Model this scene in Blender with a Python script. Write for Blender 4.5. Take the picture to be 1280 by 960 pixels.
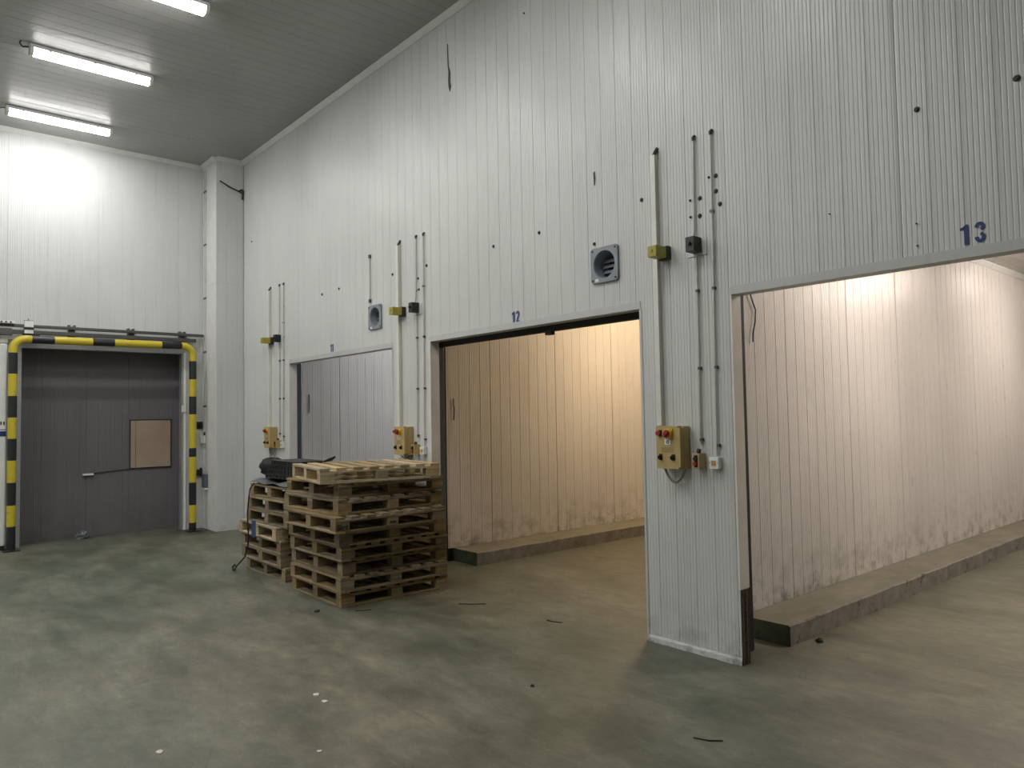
import bpy, math, random
from mathutils import Vector, Matrix
random.seed(7)
R = math.radians
sc = bpy.context.scene
for o in list(bpy.data.objects):
    bpy.data.objects.remove(o)
C = sc.collection

# ------------------------------------------------------------------ camera, world, exposure
cam_d = bpy.data.cameras.new('camera')
cam = bpy.data.objects.new('camera', cam_d)
C.objects.link(cam)
cam_d.sensor_width = 36.0
cam_d.lens = 36.0 * 919.9 / 1280.0
cam_d.clip_start = 0.05
cx_ = Vector((0.65178695, 0.75819548, -0.01770256))
cd_ = Vector((-0.04526298, 0.01558907, -0.99885346))
cf_ = Vector((-0.75705022, 0.65184092, 0.04447894))
M = Matrix.Identity(4)
for i in range(3):
    M[i][0] = cx_[i]; M[i][1] = -cd_[i]; M[i][2] = -cf_[i]
M.translation = Vector((12.0743, -4.5610, 1.75))
cam.matrix_world = M
sc.camera = cam
w = bpy.data.worlds.new('world'); sc.world = w
w.use_nodes = True
w.node_tree.nodes['Background'].inputs[0].default_value = (0.6, 0.65, 0.7, 1)
w.node_tree.nodes['Background'].inputs[1].default_value = 0.0
sc.view_settings.view_transform = 'Standard'
sc.view_settings.look = 'None'
sc.view_settings.gamma = 1.0
sc.view_settings.exposure = 2.2
HALL_LIGHT = 22.5
HALL_COL = (1.0, 0.985, 0.96)

# ------------------------------------------------------------------ materials
def srgb(r, g, b):
    f = lambda c: (c / 255) / 12.92 if c / 255 <= 0.04045 else ((c / 255 + 0.055) / 1.055) ** 2.4
    return (f(r), f(g), f(b), 1)

class NT:
    def __init__(s, name):
        s.m = bpy.data.materials.new(name); s.m.use_nodes = True
        s.t = s.m.node_tree; s.b = s.t.nodes['Principled BSDF']
    def n(s, typ, **kw):
        x = s.t.nodes.new(typ)
        for k, v in kw.items():
            setattr(x, k, v)
        return x
    def l(s, a, b): s.t.links.new(a, b)
    def coord(s, scale=(1, 1, 1), kind='Position', loc=(0, 0, 0)):
        if kind == 'Position': src = s.n('ShaderNodeNewGeometry').outputs['Position']
        else: src = s.n('ShaderNodeTexCoord').outputs['Object']
        mp = s.n('ShaderNodeMapping'); s.l(src, mp.inputs[0])
        mp.inputs['Scale'].default_value = scale; mp.inputs['Location'].default_value = loc
        return mp.outputs[0]
    def noise(s, co, scale=5, detail=4, rough=0.55):
        x = s.n('ShaderNodeTexNoise'); s.l(co, x.inputs['Vector'])
        x.inputs['Scale'].default_value = scale; x.inputs['Detail'].default_value = detail
        x.inputs['Roughness'].default_value = rough
        return x.outputs['Fac']
    def ramp(s, fac, stops):
        x = s.n('ShaderNodeValToRGB'); s.l(fac, x.inputs[0])
        el = x.color_ramp.elements
        while len(el) < len(stops): el.new(0.5)
        for e, (p, c) in zip(el, stops):
            e.position = p; e.color = c if len(c) == 4 else (*c, 1)
        return x.outputs[0]
    def maprange(s, v, a, b, c=0.0, d=1.0):
        x = s.n('ShaderNodeMapRange'); s.l(v, x.inputs[0])
        for i, q in enumerate((a, b, c, d)): x.inputs[i + 1].default_value = q
        return x.outputs[0]
    def math(s, op, a, b=None):
        x = s.n('ShaderNodeMath', operation=op)
        for i, q in enumerate((a, b)):
            if q is None: continue
            if isinstance(q, (int, float)): x.inputs[i].default_value = q
            else: s.l(q, x.inputs[i])
        return x.outputs[0]
    def mix(s, fac, a, b):
        x = s.n('ShaderNodeMix', data_type='RGBA')
        for i, q in ((0, fac), (6, a), (7, b)):
            if isinstance(q, (int, float)): x.inputs[i].default_value = q
            elif isinstance(q, (tuple, list)): x.inputs[i].default_value = q
            else: s.l(q, x.inputs[i])
        return x.outputs[2]
    def out(s, color=None, rough=None, metal=None, bump=None, strength=0.2, dist=0.01):
        if color is not None:
            if isinstance(color, (tuple, list)): s.b.inputs['Base Color'].default_value = color
            else: s.l(color, s.b.inputs['Base Color'])
        if rough is not None:
            if isinstance(rough, (int, float)): s.b.inputs['Roughness'].default_value = rough
            else: s.l(rough, s.b.inputs['Roughness'])
        if metal is not None: s.b.inputs['Metallic'].default_value = metal
        if bump is not None:
            x = s.n('ShaderNodeBump'); s.l(bump, x.inputs['Height'])
            x.inputs['Strength'].default_value = strength; x.inputs['Distance'].default_value = dist
            s.l(x.outputs[0], s.b.inputs['Normal'])
        return s.m

def plain(name, col, rough=0.5, metal=0.0, var=0.12, scale=25):
    t = NT(name)
    f = t.noise(t.coord(kind='Object'), scale, 4)
    dk = tuple(c * (1 - var) for c in col[:3]) + (1,)
    lt = tuple(min(1, c * (1 + var)) for c in col[:3]) + (1,)
    return t.out(t.ramp(f, [(0.3, dk), (0.7, lt)]), rough, metal)

def panel_mat(name, base, dirt, low_dirt=0.0, rough=0.33, low_top=1.0, base_z=0.0):
    t = NT(name)
    big = t.noise(t.coord((0.5, 0.5, 0.35)), 1.6, 4)
    streak = t.noise(t.coord((9, 9, 0.35)), 2.0, 5)
    fine = t.noise(t.coord((1, 1, 0.4)), 14, 6, 0.7)
    lt = tuple(c for c in base[:3]) + (1,)
    dk = tuple(c * 0.90 for c in base[:3]) + (1,)
    col = t.mix(t.maprange(big, 0.35, 0.65), dk, lt)
    col = t.mix(t.maprange(streak, 0.55, 0.8, 0, 0.22), col, dirt)
    spots = t.maprange(fine, 0.70, 0.76, 0, 0.5)
    col = t.mix(spots, col, dirt)
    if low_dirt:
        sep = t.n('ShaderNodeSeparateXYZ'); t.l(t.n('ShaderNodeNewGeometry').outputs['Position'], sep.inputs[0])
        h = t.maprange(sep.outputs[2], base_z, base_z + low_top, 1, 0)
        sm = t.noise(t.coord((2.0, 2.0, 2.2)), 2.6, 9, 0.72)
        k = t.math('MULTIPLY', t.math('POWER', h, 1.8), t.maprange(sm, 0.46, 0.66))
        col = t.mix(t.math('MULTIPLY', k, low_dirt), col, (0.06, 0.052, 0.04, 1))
    r = t.maprange(fine, 0.3, 0.7, rough - 0.05, rough + 0.10)
    bumpf = t.noise(t.coord((1, 1, 0.6)), 3.0, 2)
    return t.out(col, r, 0.0)

MT = {}
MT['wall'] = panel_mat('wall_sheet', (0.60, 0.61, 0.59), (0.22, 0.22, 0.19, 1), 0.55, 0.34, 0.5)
MT['wall_far'] = panel_mat('far_wall_sheet', (0.60, 0.61, 0.60), (0.24, 0.24, 0.22, 1), 0.3, 0.46, 0.6)
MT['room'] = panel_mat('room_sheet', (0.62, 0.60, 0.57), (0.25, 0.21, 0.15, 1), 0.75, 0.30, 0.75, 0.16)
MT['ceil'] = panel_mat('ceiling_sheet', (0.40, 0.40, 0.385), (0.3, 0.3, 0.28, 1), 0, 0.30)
MT['dark_panel'] = panel_mat('dark_sheet', (0.15, 0.142, 0.150), (0.09, 0.08, 0.072, 1), 0.4, 0.42, 1.4)
MT['core'] = plain('sheet_edge', (0.50, 0.51, 0.49, 1), 0.45)
MT['trim'] = plain('white_trim', (0.66, 0.67, 0.65, 1), 0.38, 0, 0.06, 6)
MT['trim_grey'] = panel_mat('flashing', (0.50, 0.52, 0.50), (0.14, 0.13, 0.10, 1), 0.9, 0.4, 0.4)
MT['jamb'] = plain('jamb_sheet', (0.66, 0.64, 0.59, 1), 0.45, 0, 0.08, 5)
MT['black'] = plain('black_plastic', (0.012, 0.012, 0.013, 1), 0.42)
MT['rubber'] = plain('black_rubber', (0.008, 0.008, 0.008, 1), 0.7)
MT['blue_grey'] = plain('blue_grey_sheet', (0.10, 0.115, 0.13, 1), 0.4)
MT['steel'] = plain('dark_steel', (0.10, 0.10, 0.095, 1), 0.45, 0.6)
MT['zinc'] = plain('zinc_steel', (0.42, 0.43, 0.43, 1), 0.4, 0.6)
MT['white'] = plain('white_plastic', (0.72, 0.73, 0.71, 1), 0.35, 0, 0.05)
MT['duct_white'] = plain('duct_white', (0.66, 0.66, 0.60, 1), 0.4, 0, 0.08, 4)
MT['beige'] = plain('beige_plastic', (0.43, 0.32, 0.135, 1), 0.42, 0, 0.08, 8)
MT['label_plate'] = plain('label_plate', (0.30, 0.225, 0.10, 1), 0.5)
MT['mustard'] = plain('mustard_plastic', (0.34, 0.29, 0.035, 1), 0.4, 0, 0.1)
MT['yellow_knob'] = plain('yellow_knob', (0.62, 0.42, 0.02, 1), 0.4)
MT['red'] = plain('red_plastic', (0.30, 0.02, 0.025, 1), 0.35)
MT['orange'] = plain('orange_rocker', (0.50, 0.27, 0.08, 1), 0.4)
MT['vent'] = plain('vent_grey', (0.22, 0.25, 0.28, 1), 0.45, 0, 0.1, 10)
MT['blue_ink'] = plain('blue_vinyl', (0.008, 0.028, 0.15, 1), 0.45, 0, 0.1)
MT['blue_tag'] = plain('blue_tag', (0.035, 0.07, 0.15, 1), 0.55)
MT['hole'] = plain('dark_bolt', (0.035, 0.035, 0.033, 1), 0.6)
MT['wire'] = plain('grey_conduit', (0.50, 0.50, 0.46, 1), 0.45)
MT['braid'] = plain('braided_hose', (0.28, 0.27, 0.23, 1), 0.5, 0, 0.3, 120)
MT['oldwood'] = None
MT['glossy_black'] = plain('black_film', (0.010, 0.012, 0.013, 1), 0.28)
MT['grey_film'] = plain('grey_film', (0.10, 0.115, 0.115, 1), 0.35, 0, 0.4, 5)
MT['chip'] = plain('pale_chip', (0.55, 0.53, 0.48, 1), 0.8)
MT['litter'] = plain('dark_litter', (0.03, 0.028, 0.024, 1), 0.85)
MT['lit_hatch'] = plain('hatch_lit_beige', (0.36, 0.28, 0.21, 1), 0.4, 0, 0.08, 3)  # warm light on the hatch is put into this beige
MT['red_cloth'] = plain('red_scrap', (0.16, 0.03, 0.035, 1), 0.7)

def paint_mat(name, col, wear):
    t = NT(name)
    f = t.noise(t.coord(kind='Object'), 9, 8, 0.7)
    c = t.mix(t.maprange(f, 0.62, 0.72, 0, 0.75), col, wear)
    return t.out(c, 0.42)
MT['yellow'] = paint_mat('yellow_paint', (0.55, 0.44, 0.035, 1), (0.10, 0.09, 0.05, 1))
MT['black_paint'] = paint_mat('black_paint', (0.018, 0.018, 0.022, 1), (0.05, 0.05, 0.05, 1))

def wood_mat(name, a, b, c):
    t = NT(name)
    rnd = t.n('ShaderNodeObjectInfo').outputs['Random']
    tc = t.n('ShaderNodeTexCoord').outputs['Object']
    off = t.n('ShaderNodeVectorMath', operation='ADD'); t.l(tc, off.inputs[0])
    cmb = t.n('ShaderNodeCombineXYZ'); t.l(t.math('MULTIPLY', rnd, 40.0), cmb.inputs[0]); t.l(t.math('MULTIPLY', rnd, 17.0), cmb.inputs[1])
    t.l(cmb.outputs[0], off.inputs[1])
    mp = t.n('ShaderNodeMapping'); t.l(off.outputs[0], mp.inputs[0]); mp.inputs['Scale'].default_value = (1.2, 26, 26)
    g = t.noise(mp.outputs[0], 2.2, 7, 0.65)
    blot = t.noise(off.outputs[0], 6.0, 4, 0.6)
    col = t.ramp(g, [(0.25, a), (0.55, b), (0.8, c)])
    col = t.mix(t.maprange(blot, 0.5, 0.8, 0, 0.6), col, (a[0] * 0.5, a[1] * 0.5, a[2] * 0.5, 1))
    hsv = t.n('ShaderNodeHueSaturation'); t.l(col, hsv.inputs['Color'])
    t.l(t.maprange(rnd, 0, 1, 0.62, 1.25), hsv.inputs['Value'])
    r2 = t.math('FRACT', t.math('MULTIPLY', rnd, 7.31))
    t.l(t.maprange(r2, 0, 1, 0.75, 1.15), hsv.inputs['Saturation'])
    return t.out(hsv.outputs[0], 0.8, 0, g, 0.4, 0.004)
MT['wood'] = wood_mat('pallet_wood', (0.12, 0.086, 0.044), (0.26, 0.195, 0.105), (0.38, 0.30, 0.175))
MT['wood_new'] = wood_mat('pallet_wood_pale', (0.26, 0.19, 0.10), (0.46, 0.36, 0.21), (0.60, 0.49, 0.31))
MT['oldwood'] = wood_mat('rotten_timber', (0.035, 0.02, 0.01), (0.10, 0.06, 0.028), (0.2, 0.12, 0.05))

def floor_mat():
    t = NT('painted_concrete')
    c0 = t.coord()
    cs = t.coord((0.55, 1.0, 1.0))
    big = t.noise(cs, 0.55, 6, 0.6)
    mid = t.noise(cs, 2.1, 7, 0.68)
    fine = t.noise(c0, 38, 5, 0.75)
    drag = t.noise(t.coord((0.45, 3.2, 1), loc=(3, 1, 0)), 2.4, 7, 0.7)
    green = t.mix(t.maprange(mid, 0.38, 0.62), (0.064, 0.076, 0.052, 1), (0.126, 0.134, 0.100, 1))
    tan = t.mix(t.maprange(mid, 0.36, 0.64), (0.096, 0.093, 0.064, 1), (0.180, 0.172, 0.125, 1))
    wear = t.math('ADD', t.math('MULTIPLY', big, 0.62), t.math('MULTIPLY', drag, 0.38))
    # traffic wear: bare along the doorways and the lane, paint kept beside the pier
    def blob(x, y, rx, ry, amp):
        mp = t.n('ShaderNodeMapping'); t.l(t.n('ShaderNodeNewGeometry').outputs['Position'], mp.inputs[0])
        mp.inputs['Scale'].default_value = (1 / rx, 1 / ry, 0.0); mp.inputs['Location'].default_value = (-x / rx, -y / ry, 0)
        ln = t.n('ShaderNodeVectorMath', operation='LENGTH'); t.l(mp.outputs[0], ln.inputs[0])
        return t.maprange(ln.outputs['Value'], 0, 1, amp, 0)
    adj = t.math('ADD', blob(9.0, -1.0, 2.0, 1.6, -0.22), blob(10.9, 2.0, 2.2, 3.2, 0.30))
    adj = t.math('ADD', adj, blob(6.9, 2.4, 1.8, 3.4, 0.32))
    adj = t.math('ADD', adj, blob(7.0, -2.3, 2.6, 0.9, 0.16))
    adj = t.math('ADD', adj, blob(3.0, -2.8, 3.0, 2.0, -0.10))
    wear = t.math('ADD', wear, adj)
    col = t.mix(t.maprange(wear, 0.43, 0.60), green, tan)
    scuff = t.maprange(t.noise(t.coord((1.0, 6.0, 1), loc=(9, 2, 0)), 3.0, 9, 0.8), 0.58, 0.70, 0, 0.6)
    col = t.mix(scuff, col, (0.27, 0.25, 0.20, 1))
    stain = t.maprange(t.noise(t.coord((1, 1, 1), loc=(5, 8, 0)), 1.7, 9, 0.75), 0.58, 0.70, 0, 0.5)
    col = t.mix(stain, col, (0.05, 0.045, 0.035, 1))
    col = t.mix(t.maprange(fine, 0.58, 0.72, 0, 0.5), col, (0.26, 0.25, 0.21, 1))
    col = t.mix(t.maprange(fine, 0.42, 0.30, 0, 0.55), col, (0.05, 0.05, 0.04, 1))
    oil = t.math('MULTIPLY', blob(-0.35, -0.62, 0.75, 0.5, 1.6), t.maprange(t.noise(t.coord((2, 2, 1)), 4, 5), 0.35, 0.6))
    col = t.mix(t.math('MINIMUM', oil, 0.9), col, (0.012, 0.012, 0.011, 1))
    vor = t.n('ShaderNodeTexVoronoi', feature='DISTANCE_TO_EDGE'); t.l(t.coord((0.35, 0.55, 1), loc=(2.3, 0.4, 0)), vor.inputs['Vector'])
    vor.inputs['Scale'].default_value = 1.0
    wob = t.math('ADD', vor.outputs['Distance'], t.math('MULTIPLY', t.noise(c0, 3, 6), 0.02))
    crack = t.math('MULTIPLY', t.maprange(wob, 0.0095, 0.0120, 1, 0), t.maprange(big, 0.5, 0.6))
    col = t.mix(t.math('MULTIPLY', crack, 0.6), col, (0.04, 0.038, 0.03, 1))
    mott = t.noise(t.coord((0.8, 1.2, 1), loc=(1, 6, 0)), 7.0, 8, 0.75)
    hs = t.n('ShaderNodeHueSaturation'); t.l(col, hs.inputs['Color']); t.l(t.maprange(mott, 0.33, 0.67, 0.76, 1.22), hs.inputs['Value'])
    col = hs.outputs[0]
    rough = t.maprange(mid, 0.3, 0.7, 0.42, 0.62)
    h = t.math('ADD', t.math('MULTIPLY', fine, 0.25), mid)
    return t.out(col, rough, 0, h, 0.25, 0.006)
MT['floor'] = floor_mat()

def conc_mat():
    t = NT('curb_concrete')
    a = t.noise(t.coord(), 6, 8, 0.75); b = t.noise(t.coord(), 40, 4, 0.7)
    col = t.mix(t.maprange(a, 0.35, 0.65), (0.13, 0.115, 0.095, 1), (0.25, 0.235, 0.21, 1))
    g = t.noise(t.coord((1, 1, 1), loc=(4, 7, 2)), 3.4, 6, 0.7)
    col = t.mix(t.maprange(g, 0.60, 0.64, 0, 0.85), col, (0.035, 0.055, 0.03, 1))
    col = t.mix(t.maprange(b, 0.6, 0.72, 0, 0.6), col, (0.42, 0.40, 0.36, 1))
    return t.out(col, 0.8, 0, a, 0.5, 0.01)
MT['conc'] = conc_mat()
def conc_top():
    t = NT('curb_top')
    a = t.noise(t.coord((1, 0.5, 1)), 4, 8, 0.7)
    col = t.mix(t.maprange(a, 0.35, 0.65), (0.135, 0.125, 0.09, 1), (0.21, 0.195, 0.14, 1))
    return t.out(col, 0.7, 0, a, 0.3, 0.01)
MT['conc_top'] = conc_top()
MT['green_end'] = plain('green_paint_dark', (0.035, 0.05, 0.03, 1), 0.6, 0, 0.5, 9)

def emis(name, col, s):
    t = NT(name)
    t.b.inputs['Base Color'].default_value = (0.8, 0.8, 0.8, 1)
    t.b.inputs['Emission Color'].default_value = (*col, 1)
    t.b.inputs['Emission Strength'].default_value = s
    return t.m
MT['glow'] = emis('lamp_diffuser', HALL_COL, HALL_LIGHT)
MT['glow_side'] = emis('lamp_diffuser_side', HALL_COL, HALL_LIGHT * 0.15)
MT['glow_warm'] = emis('lamp_orange', (1.0, 0.73, 0.46), 31.0)
MT['glow_pink'] = emis('lamp_rose', (1.0, 0.86, 0.76), 27.0)
MT['glow_cool'] = emis('lamp_cool', (0.95, 0.95, 1.0), 19.0)

# ------------------------------------------------------------------ mesh helpers
class MB:
    def __init__(s): s.v = []; s.f = []; s.mi = []; s.cur = 0; s.sm = []
    def add(s, vs, fs, smooth=False):
        n = len(s.v); s.v += [tuple(p) for p in vs]
        for f in fs: s.f.append([n + i for i in f]); s.mi.append(s.cur); s.sm.append(smooth)
    def box(s, a, b):
        x0, y0, z0 = [min(a[i], b[i]) for i in range(3)]; x1, y1, z1 = [max(a[i], b[i]) for i in range(3)]
        s.add([(x0, y0, z0), (x1, y0, z0), (x1, y1, z0), (x0, y1, z0), (x0, y0, z1), (x1, y0, z1), (x1, y1, z1), (x0, y1, z1)],
              [(0, 3, 2, 1), (4, 5, 6, 7), (0, 1, 5, 4), (1, 2, 6, 5), (2, 3, 7, 6), (3, 0, 4, 7)])
        return s
    def prism(s, poly, p0, ax, h, ux, uy):
        """extrude 2D poly (in ux,uy at p0) by h along ax"""
        p0 = Vector(p0); ax = Vector(ax); ux = Vector(ux); uy = Vector(uy)
        n = len(poly)
        a = [p0 + ux * x + uy * y for x, y in poly]; b = [p + ax * h for p in a]
        fs = [(i, (i + 1) % n, n + (i + 1) % n, n + i) for i in range(n)]
        fs.append(tuple(range(n - 1, -1, -1))); fs.append(tuple(range(n, 2 * n)))
        s.add(a + b, fs); return s
    def cyl(s, p, q, r, n=16, r2=None, caps=True):
        p = Vector(p); q = Vector(q); d = (q - p).normalized()
        u = d.orthogonal().normalized(); v = d.cross(u); r2 = r if r2 is None else r2
        A = [p + (u * math.cos(2 * math.pi * i / n) + v * math.sin(2 * math.pi * i / n)) * r for i in range(n)]
        B = [q + (u * math.cos(2 * math.pi * i / n) + v * math.sin(2 * math.pi * i / n)) * r2 for i in range(n)]
        s.add(A + B, [(i, (i + 1) % n, n + (i + 1) % n, n + i) for i in range(n)], True)
        if caps: s.add(A, [tuple(range(n - 1, -1, -1))]); s.add(B, [tuple(range(n))])
        return s
    def tube(s, pts, r, n=8):
        pts = [Vector(p) for p in pts]
        u = None; rings = []
        for i, p in enumerate(pts):
            d = (pts[min(i + 1, len(pts) - 1)] - pts[max(i - 1, 0)]).normalized()
            if u is None: u = d.orthogonal().normalized()
            u = (u - d * u.dot(d)).normalized(); v = d.cross(u)
            rings.append([p + (u * math.cos(2 * math.pi * k / n) + v * math.sin(2 * math.pi * k / n)) * r for k in range(n)])
        vs = [q for rg in rings for q in rg]; fs = []
        for i in range(len(pts) - 1):
            for k in range(n):
                fs.append((i * n + k, i * n + (k + 1) % n, (i + 1) * n + (k + 1) % n, (i + 1) * n + k))
        s.add(vs, fs, True)
        s.add(rings[0], [tuple(range(n - 1, -1, -1))]); s.add(rings[-1], [tuple(range(n))])
        return s
    def mesh(s, name, mats, bevel=0):
        me = bpy.data.meshes.new(name)
        me.from_pydata(s.v, [], s.f)
        for m in mats: me.materials.append(m)
        me.polygons.foreach_set('material_index', s.mi)
        me.polygons.foreach_set('use_smooth', s.sm)
        me.update()
        if bevel:
            import bmesh
            bm = bmesh.new(); bm.from_mesh(me)
            es = [e for e in bm.edges if len(e.link_faces) == 2 and e.calc_face_angle(0) > 0.9]
            bmesh.ops.bevel(bm, geom=es, offset=bevel, segments=2, affect='EDGES', profile=0.6)
            bm.to_mesh(me); bm.free()
        return me
    def build(s, name, mats, parent=None, bevel=0):
        if not isinstance(mats, (list, tuple)): mats = [mats]
        return link(name, s.mesh(name, mats, bevel), parent)

def link(name, me, parent=None, loc=None, rot=None):
    o = bpy.data.objects.new(name, me); C.objects.link(o)
    if parent is not None:
        o.parent = parent
    if loc is not None: o.location = loc
    if rot is not None: o.rotation_euler = rot
    return o
def tag(o, label, cat, group=None):
    o['label'] = label; o['category'] = cat
    if group: o['group'] = group
    return o
def struct(o):
    o['kind'] = 'structure'; return o
def empty(name, loc, label, cat, group=None, rz=0):
    o = bpy.data.objects.new(name, None); C.objects.link(o); o.empty_display_size = 0.1
    o.location = loc; o.rotation_euler = (0, 0, rz)
    return tag(o, label, cat, group)

# ---- ribbed sheet panels: u along the sheet, z up, relief towards local -y
MOD = 0.168
_cache = {}
def rib_mesh(width, z0, z1, holes, mat, phase=0.0, thick=0.010, name='wall_panel'):
    g = 0.004 if mat.name == 'room_sheet' else 0.0015
    key = (round(width, 4), round(z0, 4), round(z1, 4), tuple(holes), mat.name, round(phase, 4))
    if key in _cache: return _cache[key]
    pts = {}
    def put(u, d):
        if g < u < width - g: pts[round(u, 5)] = d
    k = -1
    while (k * MOD - phase) < width + MOD:
        base = k * MOD - phase
        put(base - 0.005, thick); put(base - 0.0015, thick - 0.004); put(base + 0.0015, thick - 0.004); put(base + 0.005, thick + 0.0008); put(base + 0.011, thick)
        for j in range(1, 6):
            c = base + j * 0.028 + 0.003
            put(c - 0.005, thick); put(c, thick - 0.0022); put(c + 0.005, thick)
        k += 1
    us = sorted(pts)
    prof = [(g, 0.0), (g + 0.0005, thick - 0.003)] + [(u, pts[u]) for u in us if g + 0.004 < u < width - g - 0.004] + [(width - g - 0.0005, thick - 0.003), (width - g, 0.0)]
    cuts = sorted({c for h in holes for c in h[:2] if g < c < width - g})
    out = []
    for (a, da), (b, db) in zip(prof, prof[1:]):
        cs = [c for c in cuts if a < c < b]
        seq = [(a, da)] + [(c, da + (db - da) * (c - a) / (b - a)) for c in cs] + [(b, db)]
        out += list(zip(seq, seq[1:]))
    m = MB()
    for (a, da), (b, db) in out:
        mid = (a + b) / 2
        spans = [(z0, z1)]
        for h in holes:
            if h[0] < mid < h[1]:
                ns = []
                for s0, s1 in spans:
                    if h[2] > s0: ns.append((s0, min(s1, h[2])))
                    if h[3] < s1: ns.append((max(s0, h[3]), s1))
                spans = [q for q in ns if q[1] - q[0] > 1e-4]
        for s0, s1 in spans:
            m.add([(a, -da, s0), (b, -db, s0), (b, -db, s1), (a, -da, s1)], [(0, 1, 2, 3)])
    me = m.mesh(name, [mat]); _cache[key] = me
    return me

def sheet_wall(parent, u0, u1, z0, z1, holes, mat, loc, rz, start, pw=7 * MOD, name='wall_panel', rot=None, thick=0.010):
    """lay panels from u0 to u1; joints at start + k*pw"""
    k = math.floor((u0 - start) / pw)
    while start + k * pw < u1 - 1e-6:
        a = max(u0, start + k * pw); b = min(u1, start + (k + 1) * pw); k += 1
        if b - a < 0.02: continue
        ph = (a - start) % MOD
        if MOD - ph < 1e-4: ph = 0
        hs = [(round(h[0] - a, 4), round(h[1] - a, 4), h[2], h[3]) for h in holes if h[1] > a and h[0] < b]
        # swallow the panel when a hole covers all of it
        me = rib_mesh(b - a, z0, z1, hs, mat, ph, thick, name)
        if not me.polygons: continue
        L = Vector((a, 0, 0))
        if rot is None:
            Rm = Matrix.Rotation(rz, 3, 'Z'); rr = (0, 0, rz)
        else:
            rr = rot; Rm = Matrix.Rotation(rot[0], 3, 'X')
        link(name, me, parent, Vector(loc) + Rm @ L, rr)

def core(boxes, name, mat):
    m = MB()
    for a, b in boxes: m.box(a, b)
    return struct(m.build(name, mat))

# ------------------------------------------------------------------ structure
HH = 2.59          # door head height
ZC = 6.08          # hall ceiling
DOORS = [(1.78, 4.64), (5.42, 8.345), (9.17, 12.05)]
VENTS = [(4.268, 2.988), (7.996, 3.0)]
XF = -0.65         # far wall face
XR, YF = 16.0, -12.6

m = MB(); m.box((-4, YF, -0.2), (XR, 10.2, 0)); struct(m.build('floor', MT['floor']))

# long right-hand wall (core with openings, panels in front)
vb = [(vx - 0.125, vx + 0.125, vz - 0.125, vz + 0.125) for vx, vz in VENTS]
holes = [(a, b, 0, HH) for a, b in DOORS] + vb
bx = []
xs = [0] + [q for d in DOORS for q in d] + [XR]
for i in range(0, len(xs), 2): bx.append(((xs[i], 0.0105, 0), (xs[i + 1], 0.1, HH)))
vz0, vz1 = 2.85, 3.14
bx.append(((0, 0.0105, HH), (XR, 0.1, 2.863))); bx.append(((0, 0.0105, 3.125), (XR, 0.1, ZC)))
vx = [0, vb[0][0], vb[0][1], vb[1][0], vb[1][1], XR]
for i in range(0, 6, 2): bx.append(((vx[i], 0.0105, 2.863), (vx[i + 1], 0.1, 3.125)))
wall = core(bx, 'wall_right', MT['core'])
sheet_wall(wall, 0, XR, 0, ZC, holes, MT['wall'], (0, 0.0105, 0), 0, 9.15 - 7 * MOD * 8)

# far wall with its opening, faces +X
FO = (-3.03, -0.76, 0, 2.90)
fb = [((XF - 0.12, YF, 0), (XF - 0.0105, FO[0], ZC)), ((XF - 0.12, FO[1], 0), (XF - 0.0105, -0.45, ZC)), ((XF - 0.12, FO[0], FO[3]), (XF - 0.0105, FO[1], ZC))]
wf = core(fb, 'wall_back', MT['core'])
sheet_wall(wf, YF, -0.45, 0, ZC, [FO], MT['wall_far'], (XF - 0.0105, 0, 0), R(90), -3.19 - 7 * MOD * 6)
# the pillar in the corner
pil = core([((XF - 0.12, -0.44, 0), (-0.0105, 0.1, ZC))], 'wall_corner', MT['core'])
for z0, z1 in ((0, 4.0), (4.006, ZC)):
    sheet_wall(pil, -0.45, 0, z0, z1, [], MT['wall_far'], (-0.0105, 0, 0), R(90), -0.45)
    link('side_sheet', MB().box((XF, -0.45, z0), (-0.001, -0.4405, z1)).mesh('side_sheet', [MT['trim']]), pil)

# unseen walls that close the hall
w2 = core([((XF - 0.12, YF - 0.12, 0), (XR, YF, ZC))], 'wall_front', MT['wall'])
w3 = core([((XR, YF, 0), (XR + 0.12, 0.1, ZC))], 'wall_left', MT['wall'])

# ceiling
cl = core([((XF - 0.12, YF, ZC + 0.0105), (XR, 0.1, ZC + 0.15))], 'ceiling', MT['core'])
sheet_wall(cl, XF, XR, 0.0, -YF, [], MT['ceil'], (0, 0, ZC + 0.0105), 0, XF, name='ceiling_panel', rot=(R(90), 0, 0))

# cove trims
def cove(name, a, b, nrm, s=0.058, z=None, mat=None):
    """triangular cove between wall and ceiling from a to b (xy), nrm points into the room"""
    z = ZC if z is None else z
    a = Vector((a[0], a[1], z)); b = Vector((b[0], b[1], z)); L = (b - a).length; ax = (b - a).normalized()
    n = max(1, round(L / 3.2)); o0 = None
    for i in range(n):
        m = MB(); p = a + ax * (L * i / n + 0.003); h = L / n - 0.006
        m.prism([(0, 0), (s, 0), (s, -0.008), (0.008, -s), (0, -s)], p, ax, h, nrm, (0, 0, 1))
        o = m.build(name if o0 is None else 'trim_segment', mat or MT['trim'], o0)
        if o0 is None: o0 = struct(o)
    return o0
cove('trim_1', (0, 0), (XR, 0), (0, -1, 0))
cove('trim_2', (0, -0.45), (0, 0), (1, 0, 0))
cove('trim_3', (XF, -0.45), (0, -0.45), (0, -1, 0))
cove('trim_4', (XF, YF), (XF, -0.45), (1, 0, 0))

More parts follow.
